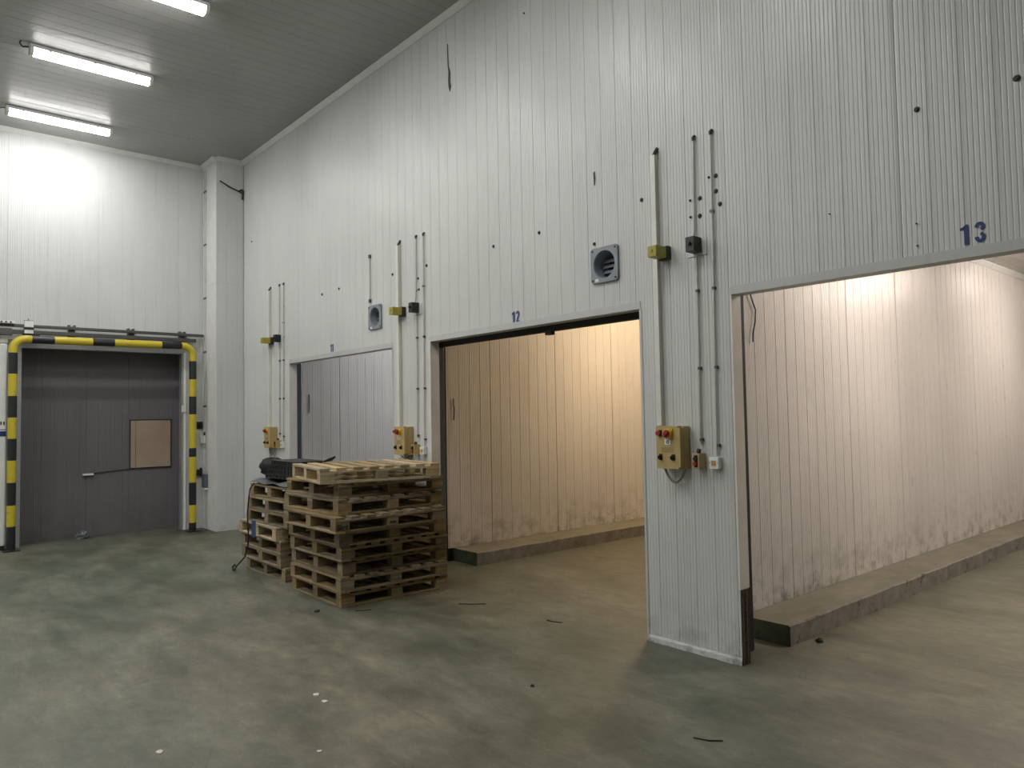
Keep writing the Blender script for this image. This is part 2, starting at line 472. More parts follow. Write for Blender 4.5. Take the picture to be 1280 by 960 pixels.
# header flashings and jamb linings of the three doorways
tn = 5
for i, (a, b) in enumerate(DOORS):
    m = MB()
    m.box((a - 0.008, -0.006, HH), (b + 0.008, 0.0, HH + 0.055))
    m.box((a, -0.006, HH - 0.004), (b, 0.112, HH))
    struct(m.build(f'trim_{tn}', MT['trim_grey'])); tn += 1
    m = MB(); m.box((a - 0.012, -0.004, 0), (a + 0.0, 0.0, HH)); m.box((a, -0.004, 0.0), (a + 0.004, 0.112, HH - 0.004))
    struct(m.build(f'trim_{tn}', MT['jamb'])) if i < 2 else None
    if i == 2:
        m = MB(); m.box((a - 0.012, -0.004, 0.52), (a + 0.0, 0.0, HH)); m.box((a, -0.004, 0.52), (a + 0.004, 0.112, HH - 0.004))
        struct(m.build(f'trim_{tn}', MT['jamb']))
    tn += 1
    m = MB(); m.box((b, -0.004, 0), (b + 0.018, 0.0, HH)); m.box((b - 0.004, -0.004, 0), (b, 0.112, HH - 0.004))
    struct(m.build(f'trim_{tn}', MT['trim_grey'])); tn += 1
# rotten timber where the jamb lining is missing
m = MB()
prof = [(9.171, 0.004), (9.183, 0.012), (9.176, 0.03), (9.186, 0.05), (9.178, 0.07), (9.182, 0.084), (9.171, 0.09)]
m.prism([(p[0], p[1]) for p in prof], (0, 0, 0.0), (0, 0, 1), 0.515, (1, 0, 0), (0, 1, 0))
o = m.build('timber_batten', MT['oldwood'])
tag(o, 'bare rotten timber exposed at the foot of the grey pier beside doorway 13', 'timber')
# kick flashing at the foot of the pier
m = MB()
pts = []
n = 12
for k in range(n):
    x0 = 8.36 + (9.172 - 8.36) * k / n; x1 = 8.36 + (9.172 - 8.36) * (k + 1) / n
    d0 = 0.012 + 0.010 * math.sin(k * 2.1) ** 2; d1 = 0.012 + 0.010 * math.sin((k + 1) * 2.1) ** 2
    if k == 0: d0 = 0.012
    m.add([(x0, -d0, 0), (x1, -d1, 0), (x1, -d1 * 0.6, 0.035), (x0, -d0 * 0.6, 0.035), (x0, 0.0, 0.05), (x1, 0.0, 0.05)], [(0, 1, 2, 3), (3, 2, 5, 4)])
struct(m.build('baseboard_right', MT['trim_grey']))

# inner rooms ---------------------------------------------------------------
RX = [0.56, 4.67, 8.78, 12.89]
ZR = 3.72
YB = 10.0
YS = 0.74
for i, x in enumerate(RX):
    o = core([((x - 0.15, YS, 0), (x - 0.0105, YB, ZR))], 'wall_partition', MT['rubber'] if i < 3 else MT['core'])
    if i < 3:
        sheet_wall(o, YS, YB, 0.155, ZR, [], MT['room'], (x - 0.0105, 0, 0), R(90), 1.441 - 7 * MOD)
        cove(f'trim_{tn}', (x, YS), (x, YB), (1, 0, 0), 0.06, ZR); tn += 1
o = core([((0.4, YB, 0), (12.9, YB + 0.12, ZR))], 'wall_room', MT['room'])
o = core([((0.4, 0.1, ZR + 0.0105), (12.9, YB, ZR + 0.12))], 'ceiling_room', MT['core'])
sheet_wall(o, 0.4, 12.9, -YB, -0.1, [], MT['room'], (0, 0, ZR + 0.0105), 0, 0.4, name='ceiling_panel', rot=(R(90), 0, 0))
struct(MB().box((0.3, 0.1, 0), (0.4, YS, ZR)).build('wall_partition', MT['core']))
struct(MB().box((12.9, 0.1, 0), (13.0, YS, ZR)).build('wall_partition', MT['core']))

# concrete curbs along the room walls
for (xw, xe, ys, nm) in ((0.56, 1.02, 0.8, 'a'), (4.67, 5.15, 0.81, 'b'), (8.78, 9.19, 0.615, 'c')):
    m = MB()
    n = 40; zt = 0.155
    for k in range(n):
        y0 = ys + (YB - ys) * k / n; y1 = ys + (YB - ys) * (k + 1) / n
        j = lambda q: 0.006 * math.sin(q * 7.3) + 0.004 * math.sin(q * 17.1)
        a0, a1 = xe + j(y0), xe + j(y1)
        m.cur = 0
        m.add([(a0, y0, 0), (a1, y1, 0), (a1, y1, zt - 0.01), (a0, y0, zt - 0.01)], [(0, 1, 2, 3)])
        m.add([(a0, y0, zt - 0.01), (a1, y1, zt - 0.01), (a1 - 0.012, y1, zt), (a0 - 0.012, y0, zt)], [(0, 1, 2, 3)])
        m.cur = 1
        m.add([(a0 - 0.012, y0, zt), (a1 - 0.012, y1, zt), (xw - 0.0, y1, zt), (xw - 0.0, y0, zt)], [(0, 1, 2, 3)])
    m.cur = 2
    m.add([(xw - 0.14, ys, 0), (xe, ys, 0), (xe, ys, zt - 0.01), (xe - 0.012, ys, zt), (xw - 0.14, ys, zt)], [(0, 1, 2, 3, 4)])
    m.cur = 1
    m.add([(xw - 0.14, ys, zt), (xw, ys, zt), (xw, max(ys, YS), zt), (xw - 0.14, max(ys, YS), zt)], [(0, 1, 2, 3)])
    struct(m.build('floor_curb', [MT['conc'], MT['conc_top'], MT['green_end']]))

# parked sliding door leaves behind the long wall, edge visible at each left jamb
leafs = [(1.52, 'blue_grey', 'eleven'), (5.26, 'blue_grey', 'twelve'), (9.085, 'rubber', 'thirteen')]
leaf_lab = ['edge of a blue-grey sliding door parked inside doorway 11', 'edge of a blue-grey sliding door parked inside doorway 12', 'sliding door parked inside doorway 13, edge blackened for the dark gap']
for (xe, mt, _), lab in zip(leafs, leaf_lab):
    t = empty('sliding_door', (xe - 0.72, 0.22, 0.02), lab, 'door', 'sliding doors parked behind the long wall')
    link('door_leaf', MB().box((0.02, -0.06, 0), (0.67, 0.06, 2.75)).mesh('door_leaf', [MT['jamb']], 0.004), t)
    link('edge_strip', MB().box((0.67, -0.07, 0), (0.72, 0.08, 2.75)).mesh('edge_strip', [MT[mt]], 0.01), t)  # the black one at the right-hand doorway paints the dark gap there
# hanging rail of door 12
t = empty('door_rail', (5.45, 0.2, 2.52), 'black sliding door rail under the head of doorway 12', 'rail')
link('rail', MB().box((-0.15, -0.03, 0.02), (2.9, 0.03, 0.10)).mesh('rail', [MT['rubber']], 0.006), t)
link('rail_bracket', MB().box((1.62, -0.035, -0.012), (1.70, 0.02, 0.03)).mesh('rail_bracket', [MT['black']], 0.004), t)

# ------------------------------------------------------------------ passage behind the far doorway
core([((-1.20, -4.2, 0), (-1.06, 0.3, 3.2))], 'wall_passage', MT['dark_panel'])
wp = [o for o in C.objects if o.name.startswith('wall_passage')][-1]
for k in range(7):
    a = -3.29 - 0.603 + k * 0.603
    link('wall_panel', rib_mesh(0.603, 0, 3.2, [], MT['dark_panel'], 0.0, 0.009), wp, (-1.06, a, 0), (0, 0, R(90)))
core([((-1.20, -4.3, 0), (XF - 0.12, -4.2, 3.2))], 'wall_passage', MT['dark_panel'])
core([((-1.20, 0.3, 0), (XF - 0.12, 0.4, 3.2))], 'wall_passage', MT['dark_panel'])
core([((-1.20, -4.3, 3.2), (XF - 0.12, 0.4, 3.3))], 'ceiling_passage', MT['dark_panel'])
# frame of the far doorway
m = MB()
for (a, b) in ((FO[0] - 0.055, FO[0] + 0.03), (FO[1] - 0.03, FO[1] + 0.05)):
    m.box((XF - 0.125, a, 0), (XF + 0.012, b, FO[3] - 0.02))
m.box((XF - 0.125, FO[0] - 0.055, FO[3] - 0.02), (XF + 0.012, FO[1] + 0.05, FO[3] + 0.06))
fr = struct(m.build('door_1', MT['zinc']))
link('door_edge', MB().box((XF + 0.012, FO[0] - 0.055, 0), (XF + 0.03, FO[0] - 0.035, FO[3])).mesh('door_edge', [MT['white']]), fr)
link('door_edge', MB().box((XF + 0.012, FO[1] + 0.0, 0), (XF + 0.03, FO[1] + 0.035, FO[3])).mesh('door_edge', [MT['white']]), fr)

t = empty('hatch', (-1.05, -1.157, 1.02), 'square hatch in the dark panelled wall behind the far doorway, warm light painted beige', 'hatch')
link('hatch_panel', MB().box((-0.0, -0.22, 0.01), (0.02, 0.31, 0.78)).mesh('hatch_panel', [MT['lit_hatch']], 0.003), t)
link('hatch_panel', MB().box((-0.0, -0.30, 0.01), (0.018, -0.225, 0.78)).mesh('hatch_panel', [MT['lit_hatch']], 0.003), t)
m = MB(); m.box((0, -0.31, 0.78), (0.026, 0.32, 0.792)); m.box((0, -0.31, -0.002), (0.026, 0.32, 0.01)); m.box((0, -0.312, -0.002), (0.024, -0.302, 0.79)); m.box((0, 0.312, -0.002), (0.024, 0.32, 0.79))
link('hatch_frame', m.mesh('hatch_frame', [MT['black']]), t)
m = MB(); m.tube([(-1.035, -2.10 + 0.046 * k, 0.97 + 0.0035 * k) for k in range(15)], 0.006)
t = m.build('pull_rod', MT['black']); tag(t, 'thin dark rod across the dark wall left of the pale hatch', 'rod')
link('handle', MB().box((-1.042, -2.14, 0.95), (-1.00, -1.99, 0.98)).mesh('handle', [MT['white']], 0.005), t)
# crumpled film on the passage floor
def lump(name, loc, r, mat, seed, flat=0.5, nseg=10):
    rr = random.Random(seed); m = MB(); vs = []; rings = 5
    for i in range(rings + 1):
        ph = math.pi / 2 * i / rings
        for k in range(nseg):
            th = 2 * math.pi * k / nseg; q = r * (0.75 + 0.5 * rr.random())
            vs.append((q * math.cos(ph) * math.cos(th), q * math.cos(ph) * math.sin(th), r * flat * math.sin(ph) * (0.7 + 0.6 * rr.random())))
    for k in range(nseg): vs[k] = (vs[k][0], vs[k][1], 0)
    fs = [(i * nseg + k, i * nseg + (k + 1) % nseg, (i + 1) * nseg + (k + 1) % nseg, (i + 1) * nseg + k) for i in range(rings) for k in range(nseg)]
    fs.append(tuple(range(nseg - 1, -1, -1)))
    m.add(vs, fs)
    return link(name, m.mesh(name, [mat]), None, loc)
tag(lump('crumpled_film', (-0.92, -2.15, 0), 0.11, MT['grey_film'], 3, 0.9), 'crumpled clear film on the floor inside the far doorway', 'film')

# ------------------------------------------------------------------ far door hardware
t = empty('sliding_door', (-0.58, -4.35, 0.06), 'big white sliding door leaf at the left edge of the photo, blue sticker on it', 'door')
link('door_leaf', MB().box((-0.05, -1.2, 0.0), (0.06, 1.165, 2.86)).mesh('door_leaf', [MT['white']], 0.02), t)
link('top_rail', MB().box((-0.055, -1.2, 2.865), (0.065, 1.17, 2.93)).mesh('top_rail', [MT['duct_white']], 0.005), t)
link('bottom_seal', MB().box((-0.05, -1.2, -0.05), (0.055, 1.16, -0.002)).mesh('bottom_seal', [MT['rubber']]), t)
st = link('sticker', MB().box((0.0605, 0.93, 1.54), (0.0625, 1.16, 1.64)).mesh('sticker', [MT['blue_ink']]), t)
st['label'] = 'blue sticker with a white stripe'
link('stripe', MB().box((0.0626, 0.93, 1.615), (0.0632, 1.16, 1.628)).mesh('stripe', [MT['white']]), st)
link('grey_lettering', MB().box((0.0605, 1.09, 1.70), (0.0615, 1.11, 1.75)).box((0.0605, 1.125, 1.70), (0.0615, 1.145, 1.75)).mesh('grey_lettering', [MT['steel']]), t)

t = empty('door_track', (XF, -3.0, 3.05), 'long dark double rail above the far doorway and its hoop', 'rail')
for z, nm, e in ((0.115, 'upper_rail', 2.52), (0.02, 'lower_rail', 2.40)):
    m = MB(); m.box((0.08, -4.5, z), (0.15, e, z + (0.042 if nm == 'upper_rail' else 0.055)))
    link(nm, m.mesh(nm, [MT['steel']], 0.006), t)
link('cover_strip', MB().box((0.0, -0.25, -0.06), (0.02, 2.45, 0.0)).mesh('cover_strip', [MT['duct_white']]), t)
for y in (-1.6, -0.9, 0.62, 1.43, 2.2):
    m = MB(); m.box((0, y - 0.04, -0.01), (0.078, y + 0.04, 0.17)); m.box((0.01, y - 0.05, 0.16), (0.10, y - 0.02, 0.19)); m.box((0.01, y + 0.02, 0.16), (0.10, y + 0.05, 0.19))
    link('wall_bracket', m.mesh('wall_bracket', [MT['steel']]), t)
t = empty('door_roller', (-0.44, 0.055 - 3.0, 3.05), 'white roller carriage on the rail above the hoop left corner', 'roller')
link('carriage', MB().box((-0.05, -0.05, 0.11), (0.01, 0.06, 0.20)).mesh('carriage', [MT['white']], 0.004), t)
link('carriage', MB().box((-0.05, -0.05, 0.02), (0.01, 0.06, 0.075)).mesh('carriage', [MT['white']], 0.004), t)
link('clamp', MB().box((-0.03, -0.055, 0.075), (0.015, 0.065, 0.11)).mesh('clamp', [MT['black']]), t)
link('foot', MB().box((-0.05, -0.07, -0.03), (0.0, 0.14, 0.018)).mesh('foot', [MT['black']]), t)
link('bolt', MB().cyl((-0.02, 0, 0.2), (-0.02, 0, 0.235), 0.006, 8).box((-0.04, -0.055, 0.2), (0.0, 0.06, 0.208)).mesh('bolt', [MT['steel']]), t)
t = empty('door_roller', (-0.44, -3.2, 3.05), 'white bolted roller plate on the rail at the left edge of the photo', 'roller')
link('carriage', MB().box((-0.05, -0.12, 0.15), (0.01, 0.09, 0.19)).mesh('carriage', [MT['white']], 0.004), t)
for y in (-0.07, -0.015, 0.04): link('bolt', MB().cyl((0.01, y, 0.17), (0.025, y, 0.17), 0.012, 8).mesh('bolt', [MT['black']]), t)
link('motor_housing', MB().box((-0.06, -0.12, -0.02), (0.02, 0.06, 0.085)).mesh('motor_housing', [MT['steel']], 0.01), t)

# latches, switch and cable beside the far doorway
t = empty('door_latch', (XF, -0.505, 1.70), 'black door catch beside the yellow and black hoop, upper one', 'latch')
link('latch_plate', MB().box((0, -0.05, -0.06), (0.02, 0.045, 0.06)).mesh('latch_plate', [MT['black']], 0.005), t)
link('latch_hook', MB().cyl((0.02, -0.03, 0.02), (0.07, 0.0, 0.03), 0.03, 12).box((0.02, -0.01, -0.05), (0.06, 0.03, 0.0)).mesh('latch_hook', [MT['black']]), t)
t = empty('door_latch', (XF, -0.55, 0.92), 'black door catch beside the yellow and black hoop, lower one', 'latch')
link('latch_plate', MB().box((0, -0.09, -0.05), (0.05, 0.05, 0.05)).mesh('latch_plate', [MT['black']], 0.005), t)
link('latch_hook', MB().box((0.0, 0.052, -0.07), (0.05, 0.075, 0.075)).mesh('latch_hook', [MT['rubber']], 0.004), t)
t = empty('junction_box', (XF + 0.06, -0.452, 1.465), 'small light grey box on the corner pillar side below thin conduits', 'box')
link('box_body', MB().box((0.0, -0.05, -0.065), (0.12, 0.0, 0.065)).mesh('box_body', [MT['white']], 0.006), t)
link('cable_gland', MB().cyl((0.1, -0.02, 0.066), (0.1, -0.02, 0.12), 0.014, 8).mesh('cable_gland', [MT['black']]), t)
t = empty('junction_box', (XF + 0.14, -0.452, 0.79), 'dark grey box low on the corner pillar side', 'box')
link('box_body', MB().box((0.0, -0.06, -0.11), (0.14, 0.0, 0.11)).mesh('box_body', [MT['blue_grey']], 0.006), t)
link('base_strip', MB().box((0.0, -0.06, -0.14), (0.14, -0.0, -0.115)).mesh('base_strip', [MT['white']]), t)
for dx_, z0, nm in ((0.10, 1.62, 'conduit running down the corner pillar side, left one of two'), (0.18, 0.94, 'conduit running down the corner pillar side, right one of two')):
    t = empty('conduit', (XF + dx_, -0.458, z0), 'thin grey ' + nm, 'conduit')
    link('pipe', MB().cyl((0, 0, 0), (0, 0, 5.98 - z0), 0.008, 8).mesh('pipe', [MT['wire']]), t)
    for k in range(5):
        z = 5.6 - k * 0.9 - z0
        if z > 0.1: link('clip', MB().box((-0.012, -0.012, z), (0.012, 0.007, z + 0.03)).mesh('clip', [MT['steel']]), t)
o = MB().box((-0.62, -0.80, 1.92), (-0.60, -0.73, 2.03)).build('notice_tag', MT['white'], None, 0.003)
o.location = (0, 0, 0); tag(o, 'small white tag on the right jamb of the far doorway', 'tag')

# ------------------------------------------------------------------ hoop guard
t = empty('hoop_guard', (-0.38, -1.9, 0), 'yellow and black striped steel pipe hoop in front of the far doorway', 'barrier')
GY0, GY1, GZ, GR = -3.135 + 1.9, -0.692 + 1.9, 2.99, 0.056
def banded(pts, r, bands, name):
    """tube along pts, splitting into colour bands by arc length; bands = [(length_end, mat_index)]"""
    m = MB(); P = [Vector(p) for p in pts]; acc = 0; segs = []
    for end, mi in bands:
        segs.append((acc, end, mi)); acc = end
    cum = [0]
    for a, b in zip(P, P[1:]): cum.append(cum[-1] + (b - a).length)
    def at(s):
        for i in range(len(P) - 1):
            if s <= cum[i + 1] + 1e-9:
                k = (s - cum[i]) / (cum[i + 1] - cum[i]); return P[i].lerp(P[i + 1], k)
        return P[-1]
    for a, b, mi in segs:
        inner = [c for c in cum if a + 1e-4 < c < b - 1e-4]
        m.cur = mi; m.tube([at(a)] + [at(c) for c in inner] + [at(b)], r, 20)
    return link(name, m.mesh(name, [MT['yellow'], MT['black_paint']]), t)
zl = [0.0, 0.341, 0.634, 0.951, 1.26, 1.567, 1.863, 2.167, 2.48, 2.78]
banded([(0, GY0, 0.01), (0, GY0, 2.78)], GR, [(zl[i + 1] - 0.01, 1 if i % 2 == 0 else 0) for i in range(9)], 'post')
zr = [0.01, 0.138, 0.42, 0.781, 1.09, 1.194, 1.336, 1.88, 2.17, 2.449, 2.744]
ci = [1, 0, 1, 0, 0, 1, 0, 1, 0, 1]
banded([(0, GY1, 0.01), (0, GY1, 2.744)], GR, [(zr[i + 1] - 0.01, ci[i]) for i in range(10)], 'post')
rad = 0.16
def arc(cy, cz, a0, a1, n=8): return [(0, cy + rad * math.cos(R(a0 + (a1 - a0) * k / n)), cz + rad * math.sin(R(a0 + (a1 - a0) * k / n))) for k in range(n + 1)]
path = [(0, GY0, 2.78)] + arc(GY0 + rad, GZ - rad - 0.01, 180, 90)
banded(path + [(0, GY0 + rad + 0.05, GZ - 0.01)], GR, [(9, 0)], 'elbow')
banded([(0, GY1, 2.744)] + arc(GY1 - rad, GZ - rad, 0, 90) + [(0, GY1 - rad - 0.02, GZ)], GR, [(9, 0)], 'elbow')
ys = [-2.925, -2.633, -2.141, -1.845, -1.173, -0.871]
a = GY0 + rad + 0.05
banded([(0, a, GZ - 0.01), (0, GY1 - rad - 0.02, GZ)], GR,
       [(ys[1] + 1.9 - a - 0.28, 0), (ys[1] + 1.9 - a, 1), (ys[2] + 1.9 - a, 0), (ys[3] + 1.9 - a, 1), (ys[4] + 1.9 - a, 0), (ys[5] + 1.9 - a, 1), (GY1 - rad - 0.02 - a, 0)], 'crossbar')
for y in (GY0, GY1):
    m = MB(); m.box((-0.10, y - 0.10, 0), (0.12, y + 0.10, 0.014)); m.box((-0.07, y - 0.012, 0.014), (0.09, y + 0.012, 0.12))
    bp = link('base_plate', m.mesh('base_plate', [MT['black_paint']]), t)

# ------------------------------------------------------------------ ceiling lights
def make_light(glow, label, loc, group, src=None, side=None):
    if src:
        r = src.copy(); C.objects.link(r)
        for ch in list(src.children):
            c = ch.copy(); C.objects.link(c); c.parent = r
    else:
        r = empty('ceiling_light', loc, label, 'light', group)
        L = 0.645
        link('body', MB().prism([(-0.06, 0), (0.06, 0), (0.075, -0.045), (-0.075, -0.045)], (0, -L, 0), (0, 1, 0), 2 * L, (1, 0, 0), (0, 0, 1)).mesh('body', [MT['trim']], 0), r)
        m = MB().prism([(-0.073, -0.0455), (0.073, -0.0455), (0.060, -0.098), (0.03, -0.112), (-0.03, -0.112), (-0.060, -0.098)], (0, -L + 0.035, 0), (0, 1, 0), 2 * L - 0.07, (1, 0, 0), (0, 0, 1))
        if side:
            m.mi = [1 if k in (0, 1, 5, 6, 7) else 0 for k in range(len(m.f))]
        link('diffuser', m.mesh('diffuser', [glow, side or glow]), r)
        for s in (-1, 1):
            link('end_cap', MB().prism([(-0.074, -0.0455), (0.074, -0.0455), (0.062, -0.10), (0.03, -0.114), (-0.03, -0.114), (-0.062, -0.10)], (0, s * L - (0.035 if s > 0 else 0), 0), (0, 1, 0), 0.035, (1, 0, 0), (0, 0, 1)).mesh('end_cap', [MT['duct_white']]), r)
            for q in (-0.45, 0.0, 0.45):
                link('clip', MB().box((s * 0.0755, q - 0.012, -0.06), (s * 0.081, q + 0.012, -0.03)).mesh('clip', [MT['zinc']]), r)
        link('supply_cable', MB().tube([(0.05, -L - 0.09, 0.0), (0.05, -L - 0.10, -0.03), (0.03, -L - 0.07, -0.055), (0.01, -L - 0.01, -0.03)], 0.008).mesh('supply_cable', [MT['black']]), r)
    r.location = loc; r['label'] = label
    if group: r['group'] = group
    return r
ZL = ZC - 0.004
vis = [(0.24, 'twin tube ceiling light nearest the far wall'), (2.33, 'twin tube ceiling light, middle one of the three in view'), (4.40, 'twin tube ceiling light cut by the top edge of the photo')]
proto = None
for x, lb in vis:
    o = make_light(MT['glow'], lb, (x, -2.68, ZL), 'ceiling lights in the hall', proto, MT['glow_side']); proto = proto or o
nth = ['first', 'second', 'third', 'fourth', 'fifth']
for k, x in enumerate((6.5, 8.6)):
    make_light(MT['glow'], f'unseen hall ceiling light, {nth[k]} past those in the photo towards the camera', (x, -2.68, ZL), 'ceiling lights in the hall', proto)
for k, x in enumerate((2.33, 4.4, 6.5, 8.6)):
    make_light(MT['glow'], f'added ceiling light of the unseen second row, {nth[k]} from the far wall', (x, -6.6, ZL), 'added second row of ceiling lights', proto)  # unseen row, added to even out the light on the walls
for k, x in enumerate((2.33, 4.4, 6.5)):
    make_light(MT['glow'], f'added ceiling light of the unseen third row, {nth[k]} from the far wall', (x, -10.2, ZL), 'added third row of ceiling lights', proto)  # another unseen row, added to brighten the hall away from the far wall
for nm, x, gl, ysl in (('behind the farthest doorway', 2.6, 'glow_cool', (3.0, 6.0)), ('behind the middle doorway', 6.4, 'glow_warm', (3.7, 7.5)), ('behind the right-hand doorway', 10.5, 'glow_pink', (2.8, 6.8))):
    pr = None
    for k, y in enumerate(ysl):
        o = make_light(MT[gl], f'ceiling light in the room {nm}, {["near the front","deep inside"][k]}', (x, y, ZR - 0.004), f'ceiling lights in the room {nm}', pr)
        pr = pr or o

# ------------------------------------------------------------------ things on the long wall
def vent(vx, vz, label):
    t = empty('wall_vent', (vx, 0, vz), label, 'vent', 'round vents in the long wall')
    # square flange with round hole
    n = 48; m = MB(); ro = 0.148; ri = 0.118
    out = []; inn = []
    for k in range(n):
        a = 2 * math.pi * k / n + math.pi / n
        c, s = math.cos(a), math.sin(a); q = ro / max(abs(c), abs(s)); q = min(q, ro * 1.33)
        out.append((q * c, q * s)); inn.append((ri * c, ri * s))
    vs = [(x, -0.022, z) for x, z in out] + [(x, -0.022, z) for x, z in inn] + [(x, 0, z) for x, z in out] + [(x, -0.010, z) for x, z in [(p[0] * 0.94, p[1] * 0.94) for p in inn]]
    fs = []
    for k in range(n):
        j = (k + 1) % n
        fs += [(k, j, n + j, n + k), (2 * n + k, 2 * n + j, j, k), (n + k, n + j, 3 * n + j, 3 * n + k)]
    m.add(vs, fs)
    link('flange', m.mesh('flange', [MT['vent']]), t)
    m = MB(); N = 40
    A = [(0.111 * math.cos(2 * math.pi * k / N), -0.010, 0.111 * math.sin(2 * math.pi * k / N)) for k in range(N)]
    B = [(0.105 * math.cos(2 * math.pi * k / N), 0.16, 0.105 * math.sin(2 * math.pi * k / N)) for k in range(N)]
    m.add(A + B, [(k, (k + 1) % N, N + (k + 1) % N, N + k) for k in range(N)], True)
    link('duct_sleeve', m.mesh('duct_sleeve', [MT['vent']]), t)
    link('back_plate', MB().cyl((0, 0.16, 0), (0, 0.165, 0), 0.108, 32).mesh('back_plate', [MT['rubber']]), t)
    for z in (-0.045, 0.0, 0.045):
        hw = math.sqrt(0.1 ** 2 - z * z)
        m = MB(); m.add([(-hw, 0.07, z - 0.012), (hw, 0.07, z - 0.012), (hw, 0.095, z + 0.018), (-hw, 0.095, z + 0.018), (-hw, 0.073, z - 0.015), (hw, 0.073, z - 0.015), (hw, 0.098, z + 0.015), (-hw, 0.098, z + 0.015)],
                        [(0, 1, 2, 3), (7, 6, 5, 4), (0, 4, 5, 1), (2, 6, 7, 3)])
        link('slat', m.mesh('slat', [MT['vent']]), t)
    for sx in (-1, 1):
        for sz in (-1, 1):
            link('screw', MB().cyl((sx * 0.125, -0.022, sz * 0.125), (sx * 0.125, -0.026, sz * 0.125), 0.009, 10).mesh('screw', [MT['black']]), t)
    link('paper_tag', MB().box((-0.10, -0.0235, -0.138), (-0.06, -0.0225, -0.112)).mesh('paper_tag', [MT['duct_white']]), t)
    return t
vent(*VENTS[0], 'round grey wall vent in a square flange above the farthest doorway')
vent(*VENTS[1], 'round grey wall vent in a square flange above the middle doorway')

WHERE = {13: 'on the near pier', 12: 'on the middle pier', 11: 'beside the far corner'}
def knob(m, x, z, r, y0, y1): m.cyl((x, y0, z), (x, y1, z), r, 20)
def cluster(dx, num):
    wh = WHERE[num]
    # cable duct
    t = empty('cable_duct', (8.537 + dx, 0, 1.665), f'wide white vertical cable duct {wh}', 'duct', 'white cable ducts on the long wall')
    link('duct_cover', MB().box((-0.024, -0.042, 0), (0.024, -0.002, 1.28)).mesh('duct_cover', [MT['duct_white']], 0.003), t)
    link('duct_cover', MB().box((-0.024, -0.042, 1.283), (0.024, -0.002, 2.10)).mesh('duct_cover', [MT['duct_white']], 0.003), t)
    link('cable_entry', MB().cyl((0.012, -0.035, 2.09), (0.02, 0.0, 2.15), 0.014, 8).mesh('cable_entry', [MT['hole']]), t)
    if num == 11:
        link('duct_cover', MB().box((-0.024, -0.042, -1.0), (0.024, -0.002, -0.31)).mesh('duct_cover', [MT['duct_white']], 0.003), t)
    # mustard box
    t = empty('signal_box', (8.617 + dx, 0, 2.975), f'mustard yellow box on a black base at mid height {wh}', 'box', 'mustard boxes on the long wall')
    link('base', MB().box((-0.038, -0.05, -0.052), (0.045, -0.001, 0.052)).mesh('base', [MT['black']], 0.003), t)
    c = link('cover', MB().box((-0.042, -0.175, -0.042), (0.040, -0.0505, 0.042)).mesh('cover', [MT['mustard']], 0.004), t)
    link('cap_screw', MB().cyl((-0.005, -0.175, 0.006), (-0.005, -0.181, 0.006), 0.012, 14).mesh('cap_screw', [MT['mustard']]), t)
    # black box with back plate
    t = empty('black_box', (8.900 + dx, 0, 2.985), f'black square box with a knob at mid height {wh}', 'box', 'black boxes on the long wall')
    link('housing', MB().box((-0.034, -0.10, -0.055), (0.040, -0.008, 0.055)).mesh('housing', [MT['black']], 0.003), t)
    link('knob', MB().cyl((0.0, -0.10, 0.005), (0.0, -0.118, 0.005), 0.013, 14).mesh('knob', [MT['black']]), t)
    link('mounting_plate', MB().box((-0.085, -0.0065, -0.075), (0.085, -0.0005, 0.05)).mesh('mounting_plate', [MT['wall']]), t)
    # conduits
    t = empty('conduit', (8.895 + dx, 0, 3.042), f'thin grey conduit rising above the black box {wh}', 'conduit', 'thin conduits on the long wall')
    link('pipe', MB().tube([(0.008, -0.016, 0.728), (-0.006, -0.016, 0.06), (-0.010, -0.02, 0.02), (-0.014, -0.03, 0.001)], 0.008).mesh('pipe', [MT['wire']]), t)
    link('cable_end', MB().tube([(0.008, -0.016, 0.728), (0.008, -0.02, 0.748), (0.010, -0.004, 0.763)], 0.012).mesh('cable_end', [MT['hole']]), t)
    t = empty('conduit', (8.895 + dx, 0, 1.50), f'thin grey conduit hanging below the black box {wh}', 'conduit', 'thin conduits on the long wall')
    link('pipe', MB().tube([(0.008, -0.016, 1.405), (0.004, -0.016, 0.8), (-0.006, -0.016, 0.03)], 0.008).mesh('pipe', [MT['wire']]), t)
    for z in (1.15, 0.58, 0.06): link('clip', MB().box((-0.004, -0.026, z - 0.010), (0.017, -0.001, z + 0.010)).mesh('clip', [MT['steel']]), t)
    t = empty('conduit', (9.035 + dx, 0, 1.44), f'thin grey conduit down to the light switch {wh}', 'conduit', 'thin conduits on the long wall')
    link('pipe', MB().tube([(0.016, -0.016, 2.33), (0.010, -0.016, 1.5), (0.0, -0.016, 0.8), (-0.010, -0.016, 0.002)], 0.008).mesh('pipe', [MT['wire']]), t)
    for z in (1.77, 1.21, 0.64, 0.08): link('clip', MB().box((-0.004, -0.026, z - 0.010), (0.017, -0.001, z + 0.010)).mesh('clip', [MT['steel']]), t)
    link('cable_end', MB().tube([(0.016, -0.016, 2.33), (0.016, -0.02, 2.35), (0.022, -0.004, 2.365)], 0.012).mesh('cable_end', [MT['hole']]), t)
    # beige control panel
    t = empty('control_panel', (8.678 + dx, 0, 1.345), f'beige control panel with red knob and black switches {wh}', 'control panel', 'beige control panels on the long wall')
    link('enclosure', MB().box((-0.11, -0.075, 0), (0.11, -0.001, 0.315)).mesh('enclosure', [MT['beige']], 0.006), t)
    pr = [(-0.108, 0.012), (-0.096, 0.0), (0.09, 0.0), (0.09, 0.012), (0.108, 0.012), (0.108, 0.303), (0.09, 0.303), (0.09, 0.315), (-0.096, 0.315), (-0.108, 0.303)]
